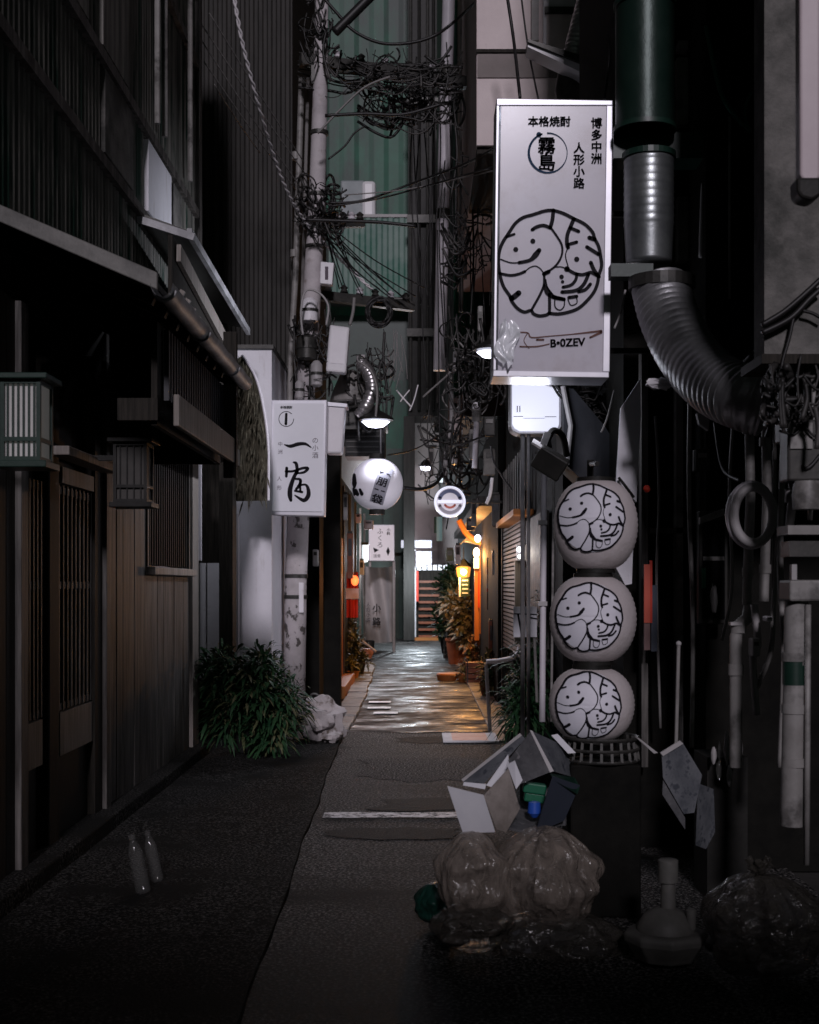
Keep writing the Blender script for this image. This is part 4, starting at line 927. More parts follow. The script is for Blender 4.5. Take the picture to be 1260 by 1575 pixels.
bag('dark green rubbish bag peeking out behind the left clear bag', 668, 1388, 28, 30, 5.75, mat('green_bag', (.006, .03, .022), (.01, .045, .033), 6, .3, bump=.6, bs=14), 14, knot=False, fill=None, depth=.1)
bag('shiny see through bag of refuse in the bottom right corner', 1168, 1420, 88, 76, 4.95, m_bagd, 21, fill=m_cardin, depth=.2)
tag(MB().obox(P(690, 1400, 5.6), (.03, .02, .004), (0, 0, R(20))).build('paper_scrap', m_cardin), 'flat grey scrap on the asphalt left of the green bag', 'scrap')
# water filled sign base
Y = 5.15; sbx = thing('weighted_stand', 'grey plastic octagonal sign base with a capped filler spout', 'sign base', P(1024, 1476, Y))
c = P(1024, 1476, Y); c.z = 0.02; a = S(64, Y)
MB().lathe(c, [(a * .72, 0), (a * .78, .02), (a * 1.0, .075), (a * 1.02, .10), (a * .96, .112), (a * .72, .116)], 8, sq=(1, .95)).build('body', m_base, sbx, bevel=.008)
MB().lathe(c + V((0, 0, .116)), [(a * .70, 0), (a * .68, .02), (a * .5, .065), (a * .25, .085), (a * .2, .088)], 28).build('dome', m_base, sbx, smooth=True)
MB().lathe(c + V((.01, 0, .2)), [(a * .19, -.02), (a * .17, .10), (a * .24, .105), (a * .24, .19), (a * .2, .195)], 18).build('spout', m_base, sbx, smooth=True)
MB().lathe(c + V((.09, -.05, .17)), [(a * .12, -.04), (a * .12, .035), (a * .08, .04)], 14).build('cap', m_base, sbx, smooth=True)
# water bottles on the left
for i, (px, py, lab, ln) in enumerate(((212, 1330, 'clear water bottle on the dark pavement, left of the leaning pair', 88), (235, 1318, 'clear water bottle on the dark pavement, right of the leaning pair', 76))):
    Yb = 3000 / (py + ln / 2 - 900 + 5); t = thing('water_bottle', lab, 'bottle', P(px, py + ln / 2, Yb), 'water bottles on the pavement'); c = P(px, py, Yb)
    h = S(ln, Yb); r = .038 - .006 * i; tilt = Matrix.Rotation(R(-12), 3, 'Y')
    pr = [(r * .8, 0), (r, .01), (r * .97, h * .25), (r, h * .3), (r * .95, h * .45), (r, h * .5), (r * .98, h * .72), (r * .5, h * .9), (r * .4, h * .93), (r * .4, h)]
    b = MB().lathe((0, 0, -h / 2), pr, 18); b.v = [tilt @ p + c for p in b.v]; b.build('body', m_pet, t, smooth=True)
    b = MB().lathe((0, 0, h / 2), [(r * .5, -.012), (r * .5, .012), (.003, .014)], 14); b.v = [tilt @ p + c for p in b.v]; b.build('cap', m_pet, t, smooth=True)

# ------------------------------------------------------------------ wall lanterns on the tavern
def wall_lantern(label, px0, px1, py0, py1, Y, mfr, mpap, n):
    t = thing('wall_lantern', label, 'lantern', P((px0 + px1) / 2, py1, Y + .1)); a, b_ = P(px0, py1, Y), P(px1, py0, Y); D = .2; w_ = .018
    b = MB()
    for x in (a.x, b_.x - w_):
        for y in (Y, Y + D - w_): b.box(x, x + w_, y, y + w_, a.z, b_.z)
    for z in (a.z, b_.z - w_, a.z + (b_.z - a.z) * .24): 
        b.box(a.x + w_, b_.x - w_, Y + .002, Y + w_ - .002, z, z + w_); b.box(b_.x - w_ + .002, b_.x - .002, Y + w_, Y + D - w_, z, z + w_)
    b.build('frame', mfr, t)
    MB().box(a.x - .03, b_.x + .035, Y - .03, Y + D + .02, b_.z, b_.z + .025).build('roof', mfr, t, bevel=.004); MB().box(a.x - .02, b_.x + .03, Y - .02, Y + D, a.z - .03, a.z).build('base', mfr, t, bevel=.004)
    MB().box(a.x + .012, b_.x - .012, Y + .022, Y + D - .01, a.z + .004, b_.z - .004).build('paper', mpap, t)
    b = MB()
    for i in range(n): x = a.x + w_ + (b_.x - a.x - 2 * w_) * (i + .5) / n; b.box(x - .004, x + .004, Y + .008, Y + .018, a.z + w_, b_.z - w_)
    b.build('bars', mfr, t)
    MB().bar((a.x, Y + D * .6, b_.z - .08), (WX, Y + D * .6, b_.z - .08), .03).build('bracket', m_black, t)
wall_lantern('green framed wall lantern with pale paper panes at the left picture edge', 0, 62, 583, 708, 5.6, m_greendk, mat('andon_paper', (.42, .41, .4), (.5, .49, .48), 4, .7, emit=.035, ecol=(1, .95, .9)), 6)
wall_lantern('unlit dark wall lantern mounted between lattice door and barred window', 174, 226, 680, 772, 7.5, m_black, mat('andon_dark', (.03, .028, .024), (.05, .045, .04), 4, .6), 4)

# ------------------------------------------------------------------ plants
def clump(c, rad, up=.5):
    def fn():
        while True:
            d = V((rs.uniform(-1, 1), rs.uniform(-1, 1), rs.uniform(-1, 1)))
            if .15 < d.length < 1: break
        if NZ.noise(d * 2.1 + V(c)) < -.08: d = d * .55
        return V(c) + V((d.x * rad[0], d.y * rad[1], d.z * rad[2])), (d.x + rs.uniform(-.6, .6), d.y + rs.uniform(-.6, .6), d.z * .5 + up + rs.uniform(-.7, .6))
    return fn
def plant(name, label, base, blobs, L, W, n, m, pot=None, stems=5, droop=.5, up=.3, cat='plant', m2=None):
    t = thing(name, label, cat, base)
    b = MB()
    for c, rad, k in blobs: b.leaves(clump(c, rad, up), int(n * k), L, W, droop, rnd=rs)
    b.build('foliage', m, t)
    if m2:
        b = MB()
        for c, rad, k in blobs: b.leaves(clump(c, [r * 1.02 for r in rad], up), int(n * k * .4), L * .8, W, droop, rnd=rs)
        b.build('foliage', m2, t)
    b = MB()
    for i in range(stems):
        c, rad, k = blobs[i % len(blobs)]; e = V(c) + V((rs.uniform(-.6, .6) * rad[0], rs.uniform(-.6, .6) * rad[1], rad[2] * .7))
        s0 = V(base) + V((rs.uniform(-.05, .05), rs.uniform(-.05, .05), .05)); b.tube(spline([s0, s0.lerp(e, .5) + V((0, 0, .08)), e], 4), lambda q: .009 * (1.2 - q), 6)
    b.build('stem', m_stem, t)
    if pot:
        r, h, mp = pot; MB().lathe(base, [(r * .7, 0), (r * .98, h * .9), (r * 1.06, h * .9), (r * 1.06, h), (r * .9, h), (r * .85, h * .85), (.004, h * .85)], 22).build('pot', mp, t, smooth=True)
    return t
g0 = P(388, 1150, 11.6); g0.z = .02
plant('bush', 'leafy dark green bamboo bush in a black pot against white panels at left', g0,
      [(P(350, 1040, 11.5), (.26, .25, .25), .7), (P(395, 1060, 11.4), (.30, .3, .3), 1), (P(430, 1085, 11.4), (.24, .25, .25), .9), (P(330, 1030, 11.7), (.16, .2, .2), .3), (P(405, 1025, 11.5), (.14, .2, .2), .3), (P(420, 1125, 11.35), (.2, .22, .16), .45), (P(360, 1100, 11.5), (.3, .2, .22), .6)], .17, .03, 560, m_leaf, (.2, .3, m_potb), 14, .8, .25, m2=m_leafm)
g1 = P(812, 1150, 10.6); g1.z = .0
plant('bush', 'dark long leaved plant in a black pot at the right, before the lanterns', g1,
      [(P(818, 1050, 10.5), (.16, .22, .32), 1), (P(834, 1000, 10.6), (.12, .18, .24), .6), (P(802, 1092, 10.4), (.13, .18, .2), .7), (P(842, 1060, 10.5), (.14, .2, .4), .6), (P(850, 930, 10.9), (.07, .1, .2), .25)], .21, .024, 420, m_leaf, (.19, .32, m_potb), 12, .9, .35)
def gp(px, py):
    y = 3000 / (py - 900); p = P(px, py, y); return p
g = gp(702, 1022)
plant('potted_shrub', 'loose pale flowered shrub in a red pot under the warm lantern', g, [(P(712, 955, 24.2), (.26, .25, .42), 1), (P(700, 930, 24.4), (.28, .25, .3), .8), (P(722, 975, 24.2), (.17, .2, .3), .6)], .17, .075, 260, m_leafp, (.2, .5, m_redwood), 8, .5, .2, m2=m_leafm)
g = gp(690, 1006)
plant('potted_shrub', 'dark green shrub beside the red slatted doorway at alley end', g, [(P(690, 900, 27.5), (.26, .2, .35), 1), (P(684, 955, 27.6), (.24, .2, .4), 1), (P(702, 895, 27.2), (.24, .2, .3), .7)], .24, .06, 230, m_leaf, (.2, .4, m_potb), 8, .5, .5, m2=m_leafm)
g = gp(549, 1040)
plant('potted_shrub', 'small olive potted plant against the left wall, pale blooms', g, [(P(546, 995, 21), (.14, .15, .26), 1), (P(556, 1015, 20.9), (.14, .15, .16), .7), (P(540, 965, 21.2), (.09, .1, .16), .5)], .13, .04, 170, m_leafm, (.15, .24, m_potb), 6, .5, .4, m2=m_leafp)
g = gp(543, 1046)
plant('potted_shrub', 'tiny yellow leaved plant in orange pot at the left step', g, [(P(541, 1020, 20.2), (.1, .1, .1), 1)], .09, .03, 80, mat('leaf_yellow', (.25, .2, .04), (.35, .3, .08), 6, .5), (.1, .14, m_orange), 3, .5, .3)
g = gp(728, 1040)
plant('potted_shrub', 'dry leaf heap and low plants on a terracotta pot right kerb', g, [(P(730, 1005, 21.2), (.2, .2, .22), 1), (P(724, 1025, 21.2), (.2, .2, .14), .8), (P(738, 985, 21.3), (.12, .12, .2), .5)], .14, .05, 170, mat('leaf_dry', (.22, .12, .06), (.34, .2, .12), 6, .7), (.17, .2, m_pot), 6, .5, .2, m2=m_leafm)
tag(MB().lathe(gp(690, 1003) + V((.0, -.3, .3)), [(.07, 0), (.075, .6), (.06, .62)], 14).build('planter', m_pvcl, smooth=True), 'pale tall cylinder planter in front of the far dark shrub', 'planter')
tag(MB().lathe(gp(693, 1047), [(.2, 0), (.22, .1), (.2, .12), (.05, .12)], 18).build('plant_saucer', m_orange, smooth=True), 'flat orange dish on the ground at the right kerb', 'dish')
tag(MB().lathe(P(562, 1004, 22), [(.03, -.12), (.1, -.1), (.14, 0), (.13, .07), (.1, .075), (.09, 0)], 18).build('bowl', mat('pink_bowl', (.4, .2, .17), rough=.5), smooth=True), 'pinkish round bowl resting by the left potted plants', 'bowl')
tag(MB().lathe(gp(568, 1006), [(.1, 0), (.12, .28), (.1, .3), (.09, .1)], 16).build('bucket', m_potb, smooth=True), 'small black bucket under the pinkish bowl at left', 'bucket')
tag(MB().tube([P(556, 985, 21.8), P(578, 1002, 21.6)], .02, 8).build('stick', m_pvcw), 'short white stick poking out from the left potted plants', 'stick')
g = gp(716, 1050)
plant('potted_shrub', 'low rusty plant in an orange trough by the right kerb', g, [(P(716, 1036, 19.9), (.14, .12, .12), 1)], .1, .04, 90, m_leafm, (.15, .14, m_orange), 4, .5, .3)
# stone at the foot of the pole
tag(MB().ball(P(494, 1108, 12.5), (.21, .2, .2), 26, 18, .55, 5, 2.0).ball(P(512, 1132, 12.3), (.1, .12, .06), 16, 10, .5, 9).build('stone', m_stone, smooth=True), 'pale rough stone at the foot of the utility pole', 'stone')
tag(MB().tube(spline([P(470, 1088, 12.9), P(480, 1068, 12.9), P(492, 1072, 12.9), P(496, 1090, 12.9)], 5), .012, 6).build('hoop', m_dark, smooth=True), 'small dark wire hoop behind the pale stone', 'hoop')

# things on the road
a = gp(722, 1137); t = thing('floor_board', 'flat white and pink printed board lying on the road', 'board', a)
MB().box(a.x - .26, a.x + .27, a.y - .33, a.y + .37, .008, .022).build('board', m_cardw, t)
MB().box(a.x - .17, a.x + .17, a.y - .28, a.y + .33, .0225, .0245).build('print', mat('pink_print', (.62, .38, .35), (.7, .5, .47), 5, .6), t)
a = P(745, 1110, 13.2)
hr = thing('handrail', 'bent grey tube handrail at the right kerb beside the dark plant', 'handrail', V((a.x, 13.2, 0)))
MB().tube(spline([P(748, 1018, 13.2), P(770, 1016, 13.2), P(792, 1010, 13.2), P(799, 998, 13.2), P(801, 982, 13.2)], 6), .025, 10).build('rail', m_pvcw, hr, smooth=True)
MB().tube([P(748, 1020, 13.2), V((P(754, 1118, 13.2).x, 13.2, .0))], .02, 10).build('post', m_pvcl, hr, smooth=True)
nb = thing('notice_board', 'white notice with dark diagonal strokes above the right plant', 'notice', P(806, 980, 9.9))
MB().pbox(790, 826, 933, 980, 9.9, .02).build('panel', m_cardw, nb)
b = MB(); q = lambda u, v: P(u, v, 9.895); b.ribbon([(797, 945), (803, 978)], 3, q); b.ribbon([(791, 944), (825, 945)], 1.5, q); b.ribbon([(811, 949), (826, 952)], 2, q); b.build('print', m_ink, nb)
MB().tube([P(822, 978, 9.93), P(826, 1080, 9.95)], .012, 6).build('stake', m_pvc, nb)

# ------------------------------------------------------------------ utility pole and left signs
up = thing('utility_pole', 'leaning concrete utility pole with peeling posters, wrapped in cables, on the left', 'pole', V((P(455, 1107, 14).x, 14, 0)))
pc_ = [P(452, 1112, 14), P(455, 900, 14), P(463, 690, 14), P(478, 480, 14), P(487, 330, 14), P(493, 130, 14), P(496, -60, 14)]
MB().tube(pc_[:3], lambda t: .122 - .006 * t, 22).build('shaft', m_pole, up, smooth=2)
MB().tube(pc_[2:], lambda t: .113 - .045 * t, 22).build('upper_shaft', m_pole_u, up, smooth=2)
for py, px in ((886, 456), (918, 455), (520, 476), (300, 489), (205, 491), (380, 484)): MB().lathe(P(px, py, 14), [(.126 if py > 800 else .1, -.02), (.126 if py > 800 else .1, .02)], 22).build('band', m_dark, up, smooth=True)
MB().pbox(460, 467, 896, 942, 13.86, .01).build('plate', m_white, up)
MB().pbox(479, 489, 100, 128, 13.95, .1).build('cap', m_dark, up)
# cross arms
def arm(label, p, q, w_, Yb):
    t = thing('cross_arm', label, 'cross arm', P(*p)); MB().bar(P(*p), P(*q), w_, w_).build('beam', m_dark, t)
    n = 7
    for i in range(n):
        c = P(*p).lerp(P(*q), (i + .5) / n); MB().lathe(c + V((0, 0, w_ / 2)), [(.02, 0), (.045, .02), (.03, .05), (.045, .07), (.01, .1)], 12).build('insulator', m_pvcw if i % 2 else m_dark, t, smooth=True)
    return t
arm('upper steel cross arm with insulators spanning from pole to pale pipe', (462, 92, 14.0), (718, 128, 14.6), .12, 14)
arm('lower steel cross arm with insulators below the pale green balcony', (468, 452, 14.1), (636, 472, 14.6), .1, 14)
arm('short middle cross arm wrapped with wires over the white outdoor unit', (470, 345, 14.0), (560, 345, 14.3), .07, 14)
wp = thing('downpipe', 'long pale vertical pipe beside the dark service tower', 'pipe', P(680, 560, 16))
MB().tube([P(692, -60, 16), P(683, 250, 16), P(676, 570, 16)], .078, 16).build('pipe', m_pvcw, wp, smooth=True)
for py, px in ((110, 688), (330, 681)): MB().lathe(P(px, py, 16), [(.09, -.06), (.09, .06)], 16).build('clamp', m_dark, wp, smooth=True)
MB().tube([P(720, 20, 16), P(716, 430, 16)], .02, 8).tube([P(712, 30, 16.2), P(709, 480, 16.2)], .03, 8).build('conduit', m_pvc, wp, smooth=True)
lp = thing('downpipe', 'grey vertical pipes climbing left beside the utility pole', 'pipe', P(448, 1000, 14.4))
MB().tube([P(464, 120, 14.45), P(455, 420, 14.45), P(446, 560, 14.45), P(446, 620, 14.45)], .035, 10).build('pipe', m_pvc, lp, smooth=True); MB().tube([P(474, 120, 14.5), P(466, 420, 14.5), P(462, 600, 14.5)], .02, 8).build('pipe', m_cableg, lp, smooth=True)
for py in (240, 390, 520): MB().lathe(P(459 - py / 60, py, 14.45), [(.045, -.04), (.045, .04)], 12).build('coupling', m_pvc, lp, smooth=True)
Y = 13.0
ls = thing('shop_sign', 'white lightbox sign with two large brush characters, on the utility pole', 'sign', P(458, 793, Y + .1))
MB().ppoly([(418, 615), (503, 615), (499, 794), (415, 792)], Y + .012, .2).build('box', m_signframe, ls, bevel=.008)
MB().ppoly([(422, 620), (499, 620), (495, 787), (419, 786)], Y, .02).build('face', mat('sign_white', (.68, .67, .72), (.74, .73, .78), 2, .22, spec=.5, emit=.09, ecol=(.85, .87, 1)), ls)
yf = Y - .003; q = lambda u, v: P(410 + u / 7.87, 605 + v / 7.87, yf)
b = MB()
for pts in ([(215,620,10),(290,640,42),(380,615,46),(470,612,36),(542,656,10)], [(330,835,22),(360,850,40),(372,930,40),(368,965,40)], [(245,905,36),(243,960,36),(240,1005,32)], [(235,945,30),(330,940,28),(440,905,32),(500,910,40),(455,955,30),(370,968,20)], [(365,950,40),(322,1040,46),(288,1150,56),(284,1230,60),(295,1295,36)],
            [(345,1035,24),(410,1045,34),(400,1110,40),(360,1160,30)], [(345,1180,26),(430,1195,30)], [(405,1060,24),(410,1180,30)], [(380,1120,24),(470,1105,26),(505,1160,44),(505,1240,54),(450,1295,48),(345,1235,16)]): b.ribbon(pts, 30, q)
b.build('lettering', m_ink, ls)
b = MB(); htext(b, '本格焼酎', 431, 624, 4.7, yf, .03); b.ribbon([(240,250,30),(235,370,34)], 30, q); b.ribbon([(150+ 90*(1+math.cos(a)), 310+90*math.sin(a), 8) for a in [i*.5 for i in range(12)]], 8, q); b.build('lettering', m_ink, ls)
b = MB(); vtext(b, '中洲', 427.5, 679, 7.5, yf, .01, 1.6); vtext(b, '人形', 426, 732, 7.5, yf, .01, 1.9); vtext(b, 'の小酒', 480, 672, 10, yf, -.002, 1.15); b.build('lettering', m_inkg, ls)
s2 = thing('sign_box', 'blank white sign box edge-on right of the brush character sign', 'sign', P(515, 697, 13.3))
MB().ppoly([(503, 622), (531, 625), (526, 697), (502, 697)], 13.3, .25).build('box', m_white, s2, bevel=.02)
MB().ppoly([(503, 618), (534, 621), (534, 626), (503, 624)], 13.28, .28).build('cap', m_signframe, s2)
wb = thing('cable_box', 'tilted white cable junction box hung on the pole cables', 'box', P(518, 572, 13.8))
MB().ppoly([(507, 499), (538, 503), (532, 574), (501, 571)], 13.7, .16).build('casing', m_whiteplastic, wb, bevel=.02); MB().ppoly([(511, 507), (533, 510), (529, 560), (507, 558)], 13.694, .01).build('cover', m_white, wb)
wb = thing('cable_box', 'small white meter box high on the utility pole', 'box', P(503, 436, 13.9))
MB().ppoly([(493, 402), (514, 404), (511, 438), (492, 436)], 13.85, .12).build('casing', m_white, wb, bevel=.01); MB().pbox(500, 505, 410, 430, 13.845, .01).build('print', m_inkg, wb)
# transformer cans and cups below
for i, (px, py, r, h, m, lab) in enumerate(((476, 478, 13, 38, m_white, 'white cylinder fuse housing on the pole under cross arm'), (472, 535, 16, 40, m_dark, 'dark cylinder transformer can wired to the pole'), (487, 575, 9, 40, m_pvcl, 'pale slim insulator sleeve under the transformer can'), (461, 600, 7, 30, m_pvcl, 'pale short sleeve above the brush character sign'))):
    t = thing('pole_fitting', lab, 'fitting', P(px, py + h / 2, 13.8)); rr_ = S(r, 13.8); hh = S(h, 13.8); c = P(px, py + h / 2, 13.8)
    MB().lathe(c, [(rr_ * .6, 0), (rr_, .02), (rr_, hh * .85), (rr_ * .5, hh)], 18).build('can', m, t, smooth=True); MB().lathe(c + V((0, 0, hh * .5)), [(rr_ * 1.08, -.015), (rr_ * 1.08, .015)], 18).build('band', m_dark, t)
ht = thing('vent_hood', 'wide pale vent hood with tin flue below the white junction box', 'vent', P(540, 620, 14.3))
MB().lathe(P(540, 618, 14.3), [(.03, .35), (.12, .3), (.2, .12), (.235, .0), (.22, -.02)], 24).build('hood', m_pvc, ht, smooth=True)
MB().pbox(520, 556, 618, 660, 14.3, .3).build('shaft', m_dark, ht)
fh = thing('exhaust_duct', 'small silver foil hose bent down beside the vent hood', 'duct', P(560, 640, 13.9))
path = spline([P(556, 560, 14), P(568, 575, 13.95), P(573, 598, 13.9), P(565, 622, 13.85), P(553, 640, 13.9)], 12)
MB().tube(path, lambda t: .07 + .006 * math.sin(t * len(path) * 2), 16).build('hose', m_metal, fh, smooth=2)
eb = thing('eave_box', 'black boxy eave cabinet above the white globe lantern', 'cabinet', P(560, 703, 14.6))
MB().pbox(531, 592, 655, 702, 14.5, .5).build('cabinet', m_black, eb); MB().pbox(528, 595, 652, 657, 14.45, .6).build('lid', m_dark, eb)
for k in range(5): MB().pbox(533, 590, 662 + k * 8, 664 + k * 8, 14.49, .02).build('louvre', m_dark, eb)
MB().tube([P(586, 660, 14.45), P(586, 702, 14.45)], .012, 6).build('hanger', m_metal, eb)
# globe lantern
YG = 14.2; c = P(580, 745, YG); rG = S(40, YG)
gl = thing('globe_lantern', 'white round globe lantern with black plate lettering under the eave cabinet', 'lantern', c - V((0, 0, rG)))
pr = [(rG * math.cos(-1.3 + 2.6 * i / 24) ** .9, rG * math.sin(-1.3 + 2.6 * i / 24)) for i in range(25)]
MB().lathe(c, pr, 36).build('shade', m_globe, gl, smooth=2)
MB().lathe(c + V((0, 0, rG * .95)), [(rG * .3, 0), (rG * .3, .06)], 20).build('cap', m_black, gl); MB().lathe(c - V((0, 0, rG * .95)), [(rG * .3, -.06), (rG * .3, 0)], 20).build('base', m_black, gl)
def gs_(u, v, off=.004):
    x = u * rG; z = v * rG; d = math.sqrt(max(.02, 1 - u*u - v*v)) * (rG); return c + V((x, -d - off - .01, z))
ca, sa = math.cos(R(-17)), math.sin(R(-17))
def plate(u, v, off): u, v = u * ca - v * sa, u * sa + v * ca; return gs_(u + .22, v - .02, off)
b = MB(); b.sheet(lambda u, v: plate(-.26 + .52 * u, -.78 + 1.42 * v, .003), 6, 14); b.build('plate', mat('plate_grey', (.25, .25, .29), rough=.6), gl)
b = MB()
for i, ch in enumerate('一朋一袋'): b.text(ch, (0, 0, 0), (1, 0, 0), (0, 0, 1), .42, .02, fn=lambda x, y, i=i: plate(x - .21, .24 - i * .335 + y * .85, .008))
b.build('lettering', m_ink, gl)
b = MB(); f2 = lambda u, v: gs_(u, v, .005); b.ribbon([(-.86, .32, .14), (-.84, 0, .2), (-.84, -.15, .1)], .15, f2); b.ribbon([(-.8, -.3, .18), (-.72, -.42, .14)], .15, f2); b.ribbon([(-.62, -.26, .1), (-.55, -.42, .14)], .1, f2); b.ribbon([(-.88, -.2, .1), (-.85, -.42, .1)], .1, f2); b.build('lettering', m_ink, gl)
# round pub sign
Yr = 14.6; c = P(692, 772, Yr); r = S(24, Yr)
rsn = thing('round_sign', 'round glowing white disc sign with blue upper band and red arc', 'sign', c - V((0, 0, r)))
MB().lathe(c, [(r, -.06), (r * 1.02, 0), (r, .06), (.01, .06)], 36, axis='Y').build('rim', m_lit, rsn, smooth=True)
MB().lathe(c, [(.003, -.064), (r * .86, -.064), (r * .86, -.05)], 36, axis='Y').build('face', mat('disc_face', (.5, .48, .52), rough=.4, emit=.3, ecol=(.8, .75, .85)), rsn)
fr = lambda u, v: c + V((u * r, -.07, v * r))
arc = lambda a0, a1, rad, wd: [(math.cos(R(a0 + (a1 - a0) * i / 12)) * rad, math.sin(R(a0 + (a1 - a0) * i / 12)) * rad, wd) for i in range(13)]
b = MB().ribbon(arc(18, 162, .68, .24), .2, fr); b.build('upper_band', mat('disc_blue', (.10, .12, .22), rough=.4), rsn)
b = MB().ribbon(arc(200, 340, .70, .2), .2, fr); b.build('lower_band', mat('disc_grey', (.3, .28, .32), rough=.4), rsn)
b = MB().ribbon(arc(215, 325, .38, .14), .1, fr); b.build('red_arc', mat('disc_red', (.5, .12, .08), rough=.4), rsn)
MB().add([fr(-.8, -.09), fr(.8, -.09), fr(.8, .09), fr(-.8, .09)], [(0, 1, 2, 3)]).build('bar', m_lit, rsn)
MB().bar(c, V((.98, Yr, c.z)), .03).build('bracket', m_black, rsn)
lamp_light(rsn, c + V((0, -1.2, -.6)), 14, (.9, .88, 1), .1)
# far small sign and tarp
Y = 29.0
fs = thing('shop_sign', 'white rectangular menu sign with small black characters above the grey tarp', 'sign', P(587, 863, Y))
MB().pbox(567, 607, 807, 863, Y, .2).build('box', m_signframe, fs, bevel=.02); MB().pbox(569, 605, 809, 861, Y - .012, .02).build('face', mat('far_sign', (.66, .62, .66), rough=.4, emit=.12, ecol=(.9, .85, .95)), fs)
yf = Y - .016; b = MB(); vtext(b, 'ふくろ', 580, 812, 9.5, yf, .01, 1.1); vtext(b, '小料', 595, 812, 5.5, yf, .02); b.ppoly([(574, 842), (583, 846), (576, 850)], yf, -.002); b.ppoly([(597, 841), (600, 848), (597, 855), (594, 848)], yf, -.002); htext(b, '酒肴', 574, 852, 6, yf, 0); b.build('lettering', m_ink, fs)
MB().tube([P(606, 863, 29.1), V((P(606, 863, 29.1).x, 29.1, 0))], .035, 10).tube([P(569, 863, 29.1), P(569, 872, 29.1)], .03, 8).build('pole', m_pvcl, fs, smooth=True)
tp = thing('tarp', 'tall grey sagging tarp sheet printed with faint characters, below the menu sign', 'tarp', P(580, 985, 30))
b = MB(); b.sheet(lambda u, v: P(556 + 50 * u + 6 * (1 - v) * (1 - u), 986 - 116 * v + 3 * math.sin(u * 3), 30) + V((0, -.25 * math.sin(u * 9 + v * 3) * (.4 + .6 * v) * .5, 0)), 40, 30); b.build('sheet', m_tarp, tp, smooth=2)
b = MB(); vtext(b, '小路', 573, 928, 13, 29.8, .02, 1.6); vtext(b, '人形小路', 563, 926, 7, 29.8, .01, 1.15); b.build('lettering', mat('tarp_ink', (.05, .045, .05), rough=.6), tp)
rn = thing('noren', 'red cloth curtain hanging at the left, before the grey tarp', 'curtain', P(541, 945, 18.0))
for a_, b_ in ((880, 905), (922, 950)): MB().sheet(lambda u, v: P(533 + 18 * u, b_ + (a_ - b_) * v, 18.0 + .04 * math.sin(u * 12)), 10, 3).build('cloth', m_red, rn, smooth=2)
MB().pbox(532, 552, 905, 921, 17.95, .03).build('white_print', m_cardw, rn)
rl = thing('pendant_lamp', 'small red glowing lantern before the red curtain on left', 'lamp', P(545, 895, 17.4))
MB().ball(P(546, 893, 17.4), (.05, .05, .07)).build('shade', mat('red_lamp', (.8, .1, .03), rough=.4, emit=3, ecol=(1, .12, .03)), rl, smooth=True)
MB().tube([P(546, 886, 17.4), P(546, 868, 17.4)], .006, 6).build('cord', m_cable, rl)
lamp_light(rl, P(556, 897, 17.1), 10, (1, .35, .15), .08)
t = thing('wall_lamp', 'slim glowing white lamp cover just left of the menu sign', 'lamp', P(561, 864, 24.3))
MB().ppoly([(557, 838), (566, 838), (566, 864), (557, 866)], 24.3, .12).build('cover', m_lit2, t, bevel=.02); MB().ppoly([(555, 834), (567, 834), (567, 838), (555, 838)], 24.28, .18).build('cap', m_dark, t)
lamp_light(t, P(572, 852, 24.6), 120, (.95, .93, 1), .1)
# warm lit shop on the right
wl = thing('hanging_lantern', 'glowing amber hexagonal lantern hung over the far shrub', 'lantern', P(713, 890, 23.2))
c = P(713, 880, 23.2); MB().lathe(c, [(.07, -.1), (.11, -.08), (.13, .08), (.1, .1)], 6).build('glass', m_warmdim, wl); MB().lathe(c + V((0, 0, .1)), [(.17, 0), (.06, .1), (.02, .14)], 6).build('roof', m_dark, wl)
MB().ball(c + V((0, -.13, 0)), .055).build('bulb', m_warm, wl, smooth=True); MB().tube([c + V((0, 0, .22)), c + V((0, 0, .45))], .01, 6).build('chain', m_black, wl)
lamp_light(wl, c + V((-.1, -.4, 0)), 60, (1, .48, .15), .08)
wf = thing('lit_porch', 'orange timber porch post and curved eave lit by a bare bulb', 'porch', P(741, 1035, 20.8))
MB().pbox(738, 748, 835, 975, 20.8, .15).build('post', m_orange, wf); MB().pbox(730, 737, 862, 985, 20.9, .1).build('side_post', m_orange, wf); MB().pbox(735.5, 738, 880, 935, 20.85, .06).build('red_strip', m_red, wf)
MB().tube(spline([P(706, 800, 20.7), P(716, 818, 20.7), P(730, 830, 20.7), P(746, 836, 20.7)], 6), .05, 8).build('curved_eave', m_orange, wf, smooth=True)
MB().ppoly([(700, 845), (722, 822), (746, 834), (746, 840), (715, 832)], 20.9, .3).build('eave_sheet', m_pvc, wf)
MB().ball(P(733, 850, 20.6), (.05, .05, .08)).build('bulb', m_warm, wf, smooth=True); MB().pbox(729, 737, 858, 874, 20.7, .06).build('lit_paper', mat('lit_paper', (.9, .7, .4), rough=.5, emit=3, ecol=(1, .75, .42)), wf)
MB().ball(P(735, 828, 20.5), (.05, .05, .06)).build('lamp', m_lamp, wf, smooth=True)
lamp_light(wf, P(728, 856, 20.1), 85, (1, .45, .13), .08)
gs2 = thing('exit_sign', 'small dark green board with white strokes below the amber lantern', 'sign', P(714, 915, 23))
MB().pbox(706, 722, 889, 917, 23, .05).build('board', m_greendk, gs2)
b = MB()
for k in range(4): b.pbox(711, 720, 892 + k * 6.5, 893.6 + k * 6.5, 22.99, .008)
b.pbox(706, 708.5, 888, 918, 22.985, .01); b.build('lettering', m_cardw, gs2)
pn = thing('flag', 'narrow faded red and white flag on the wall right of orange post', 'flag', P(752, 940, 18.6))
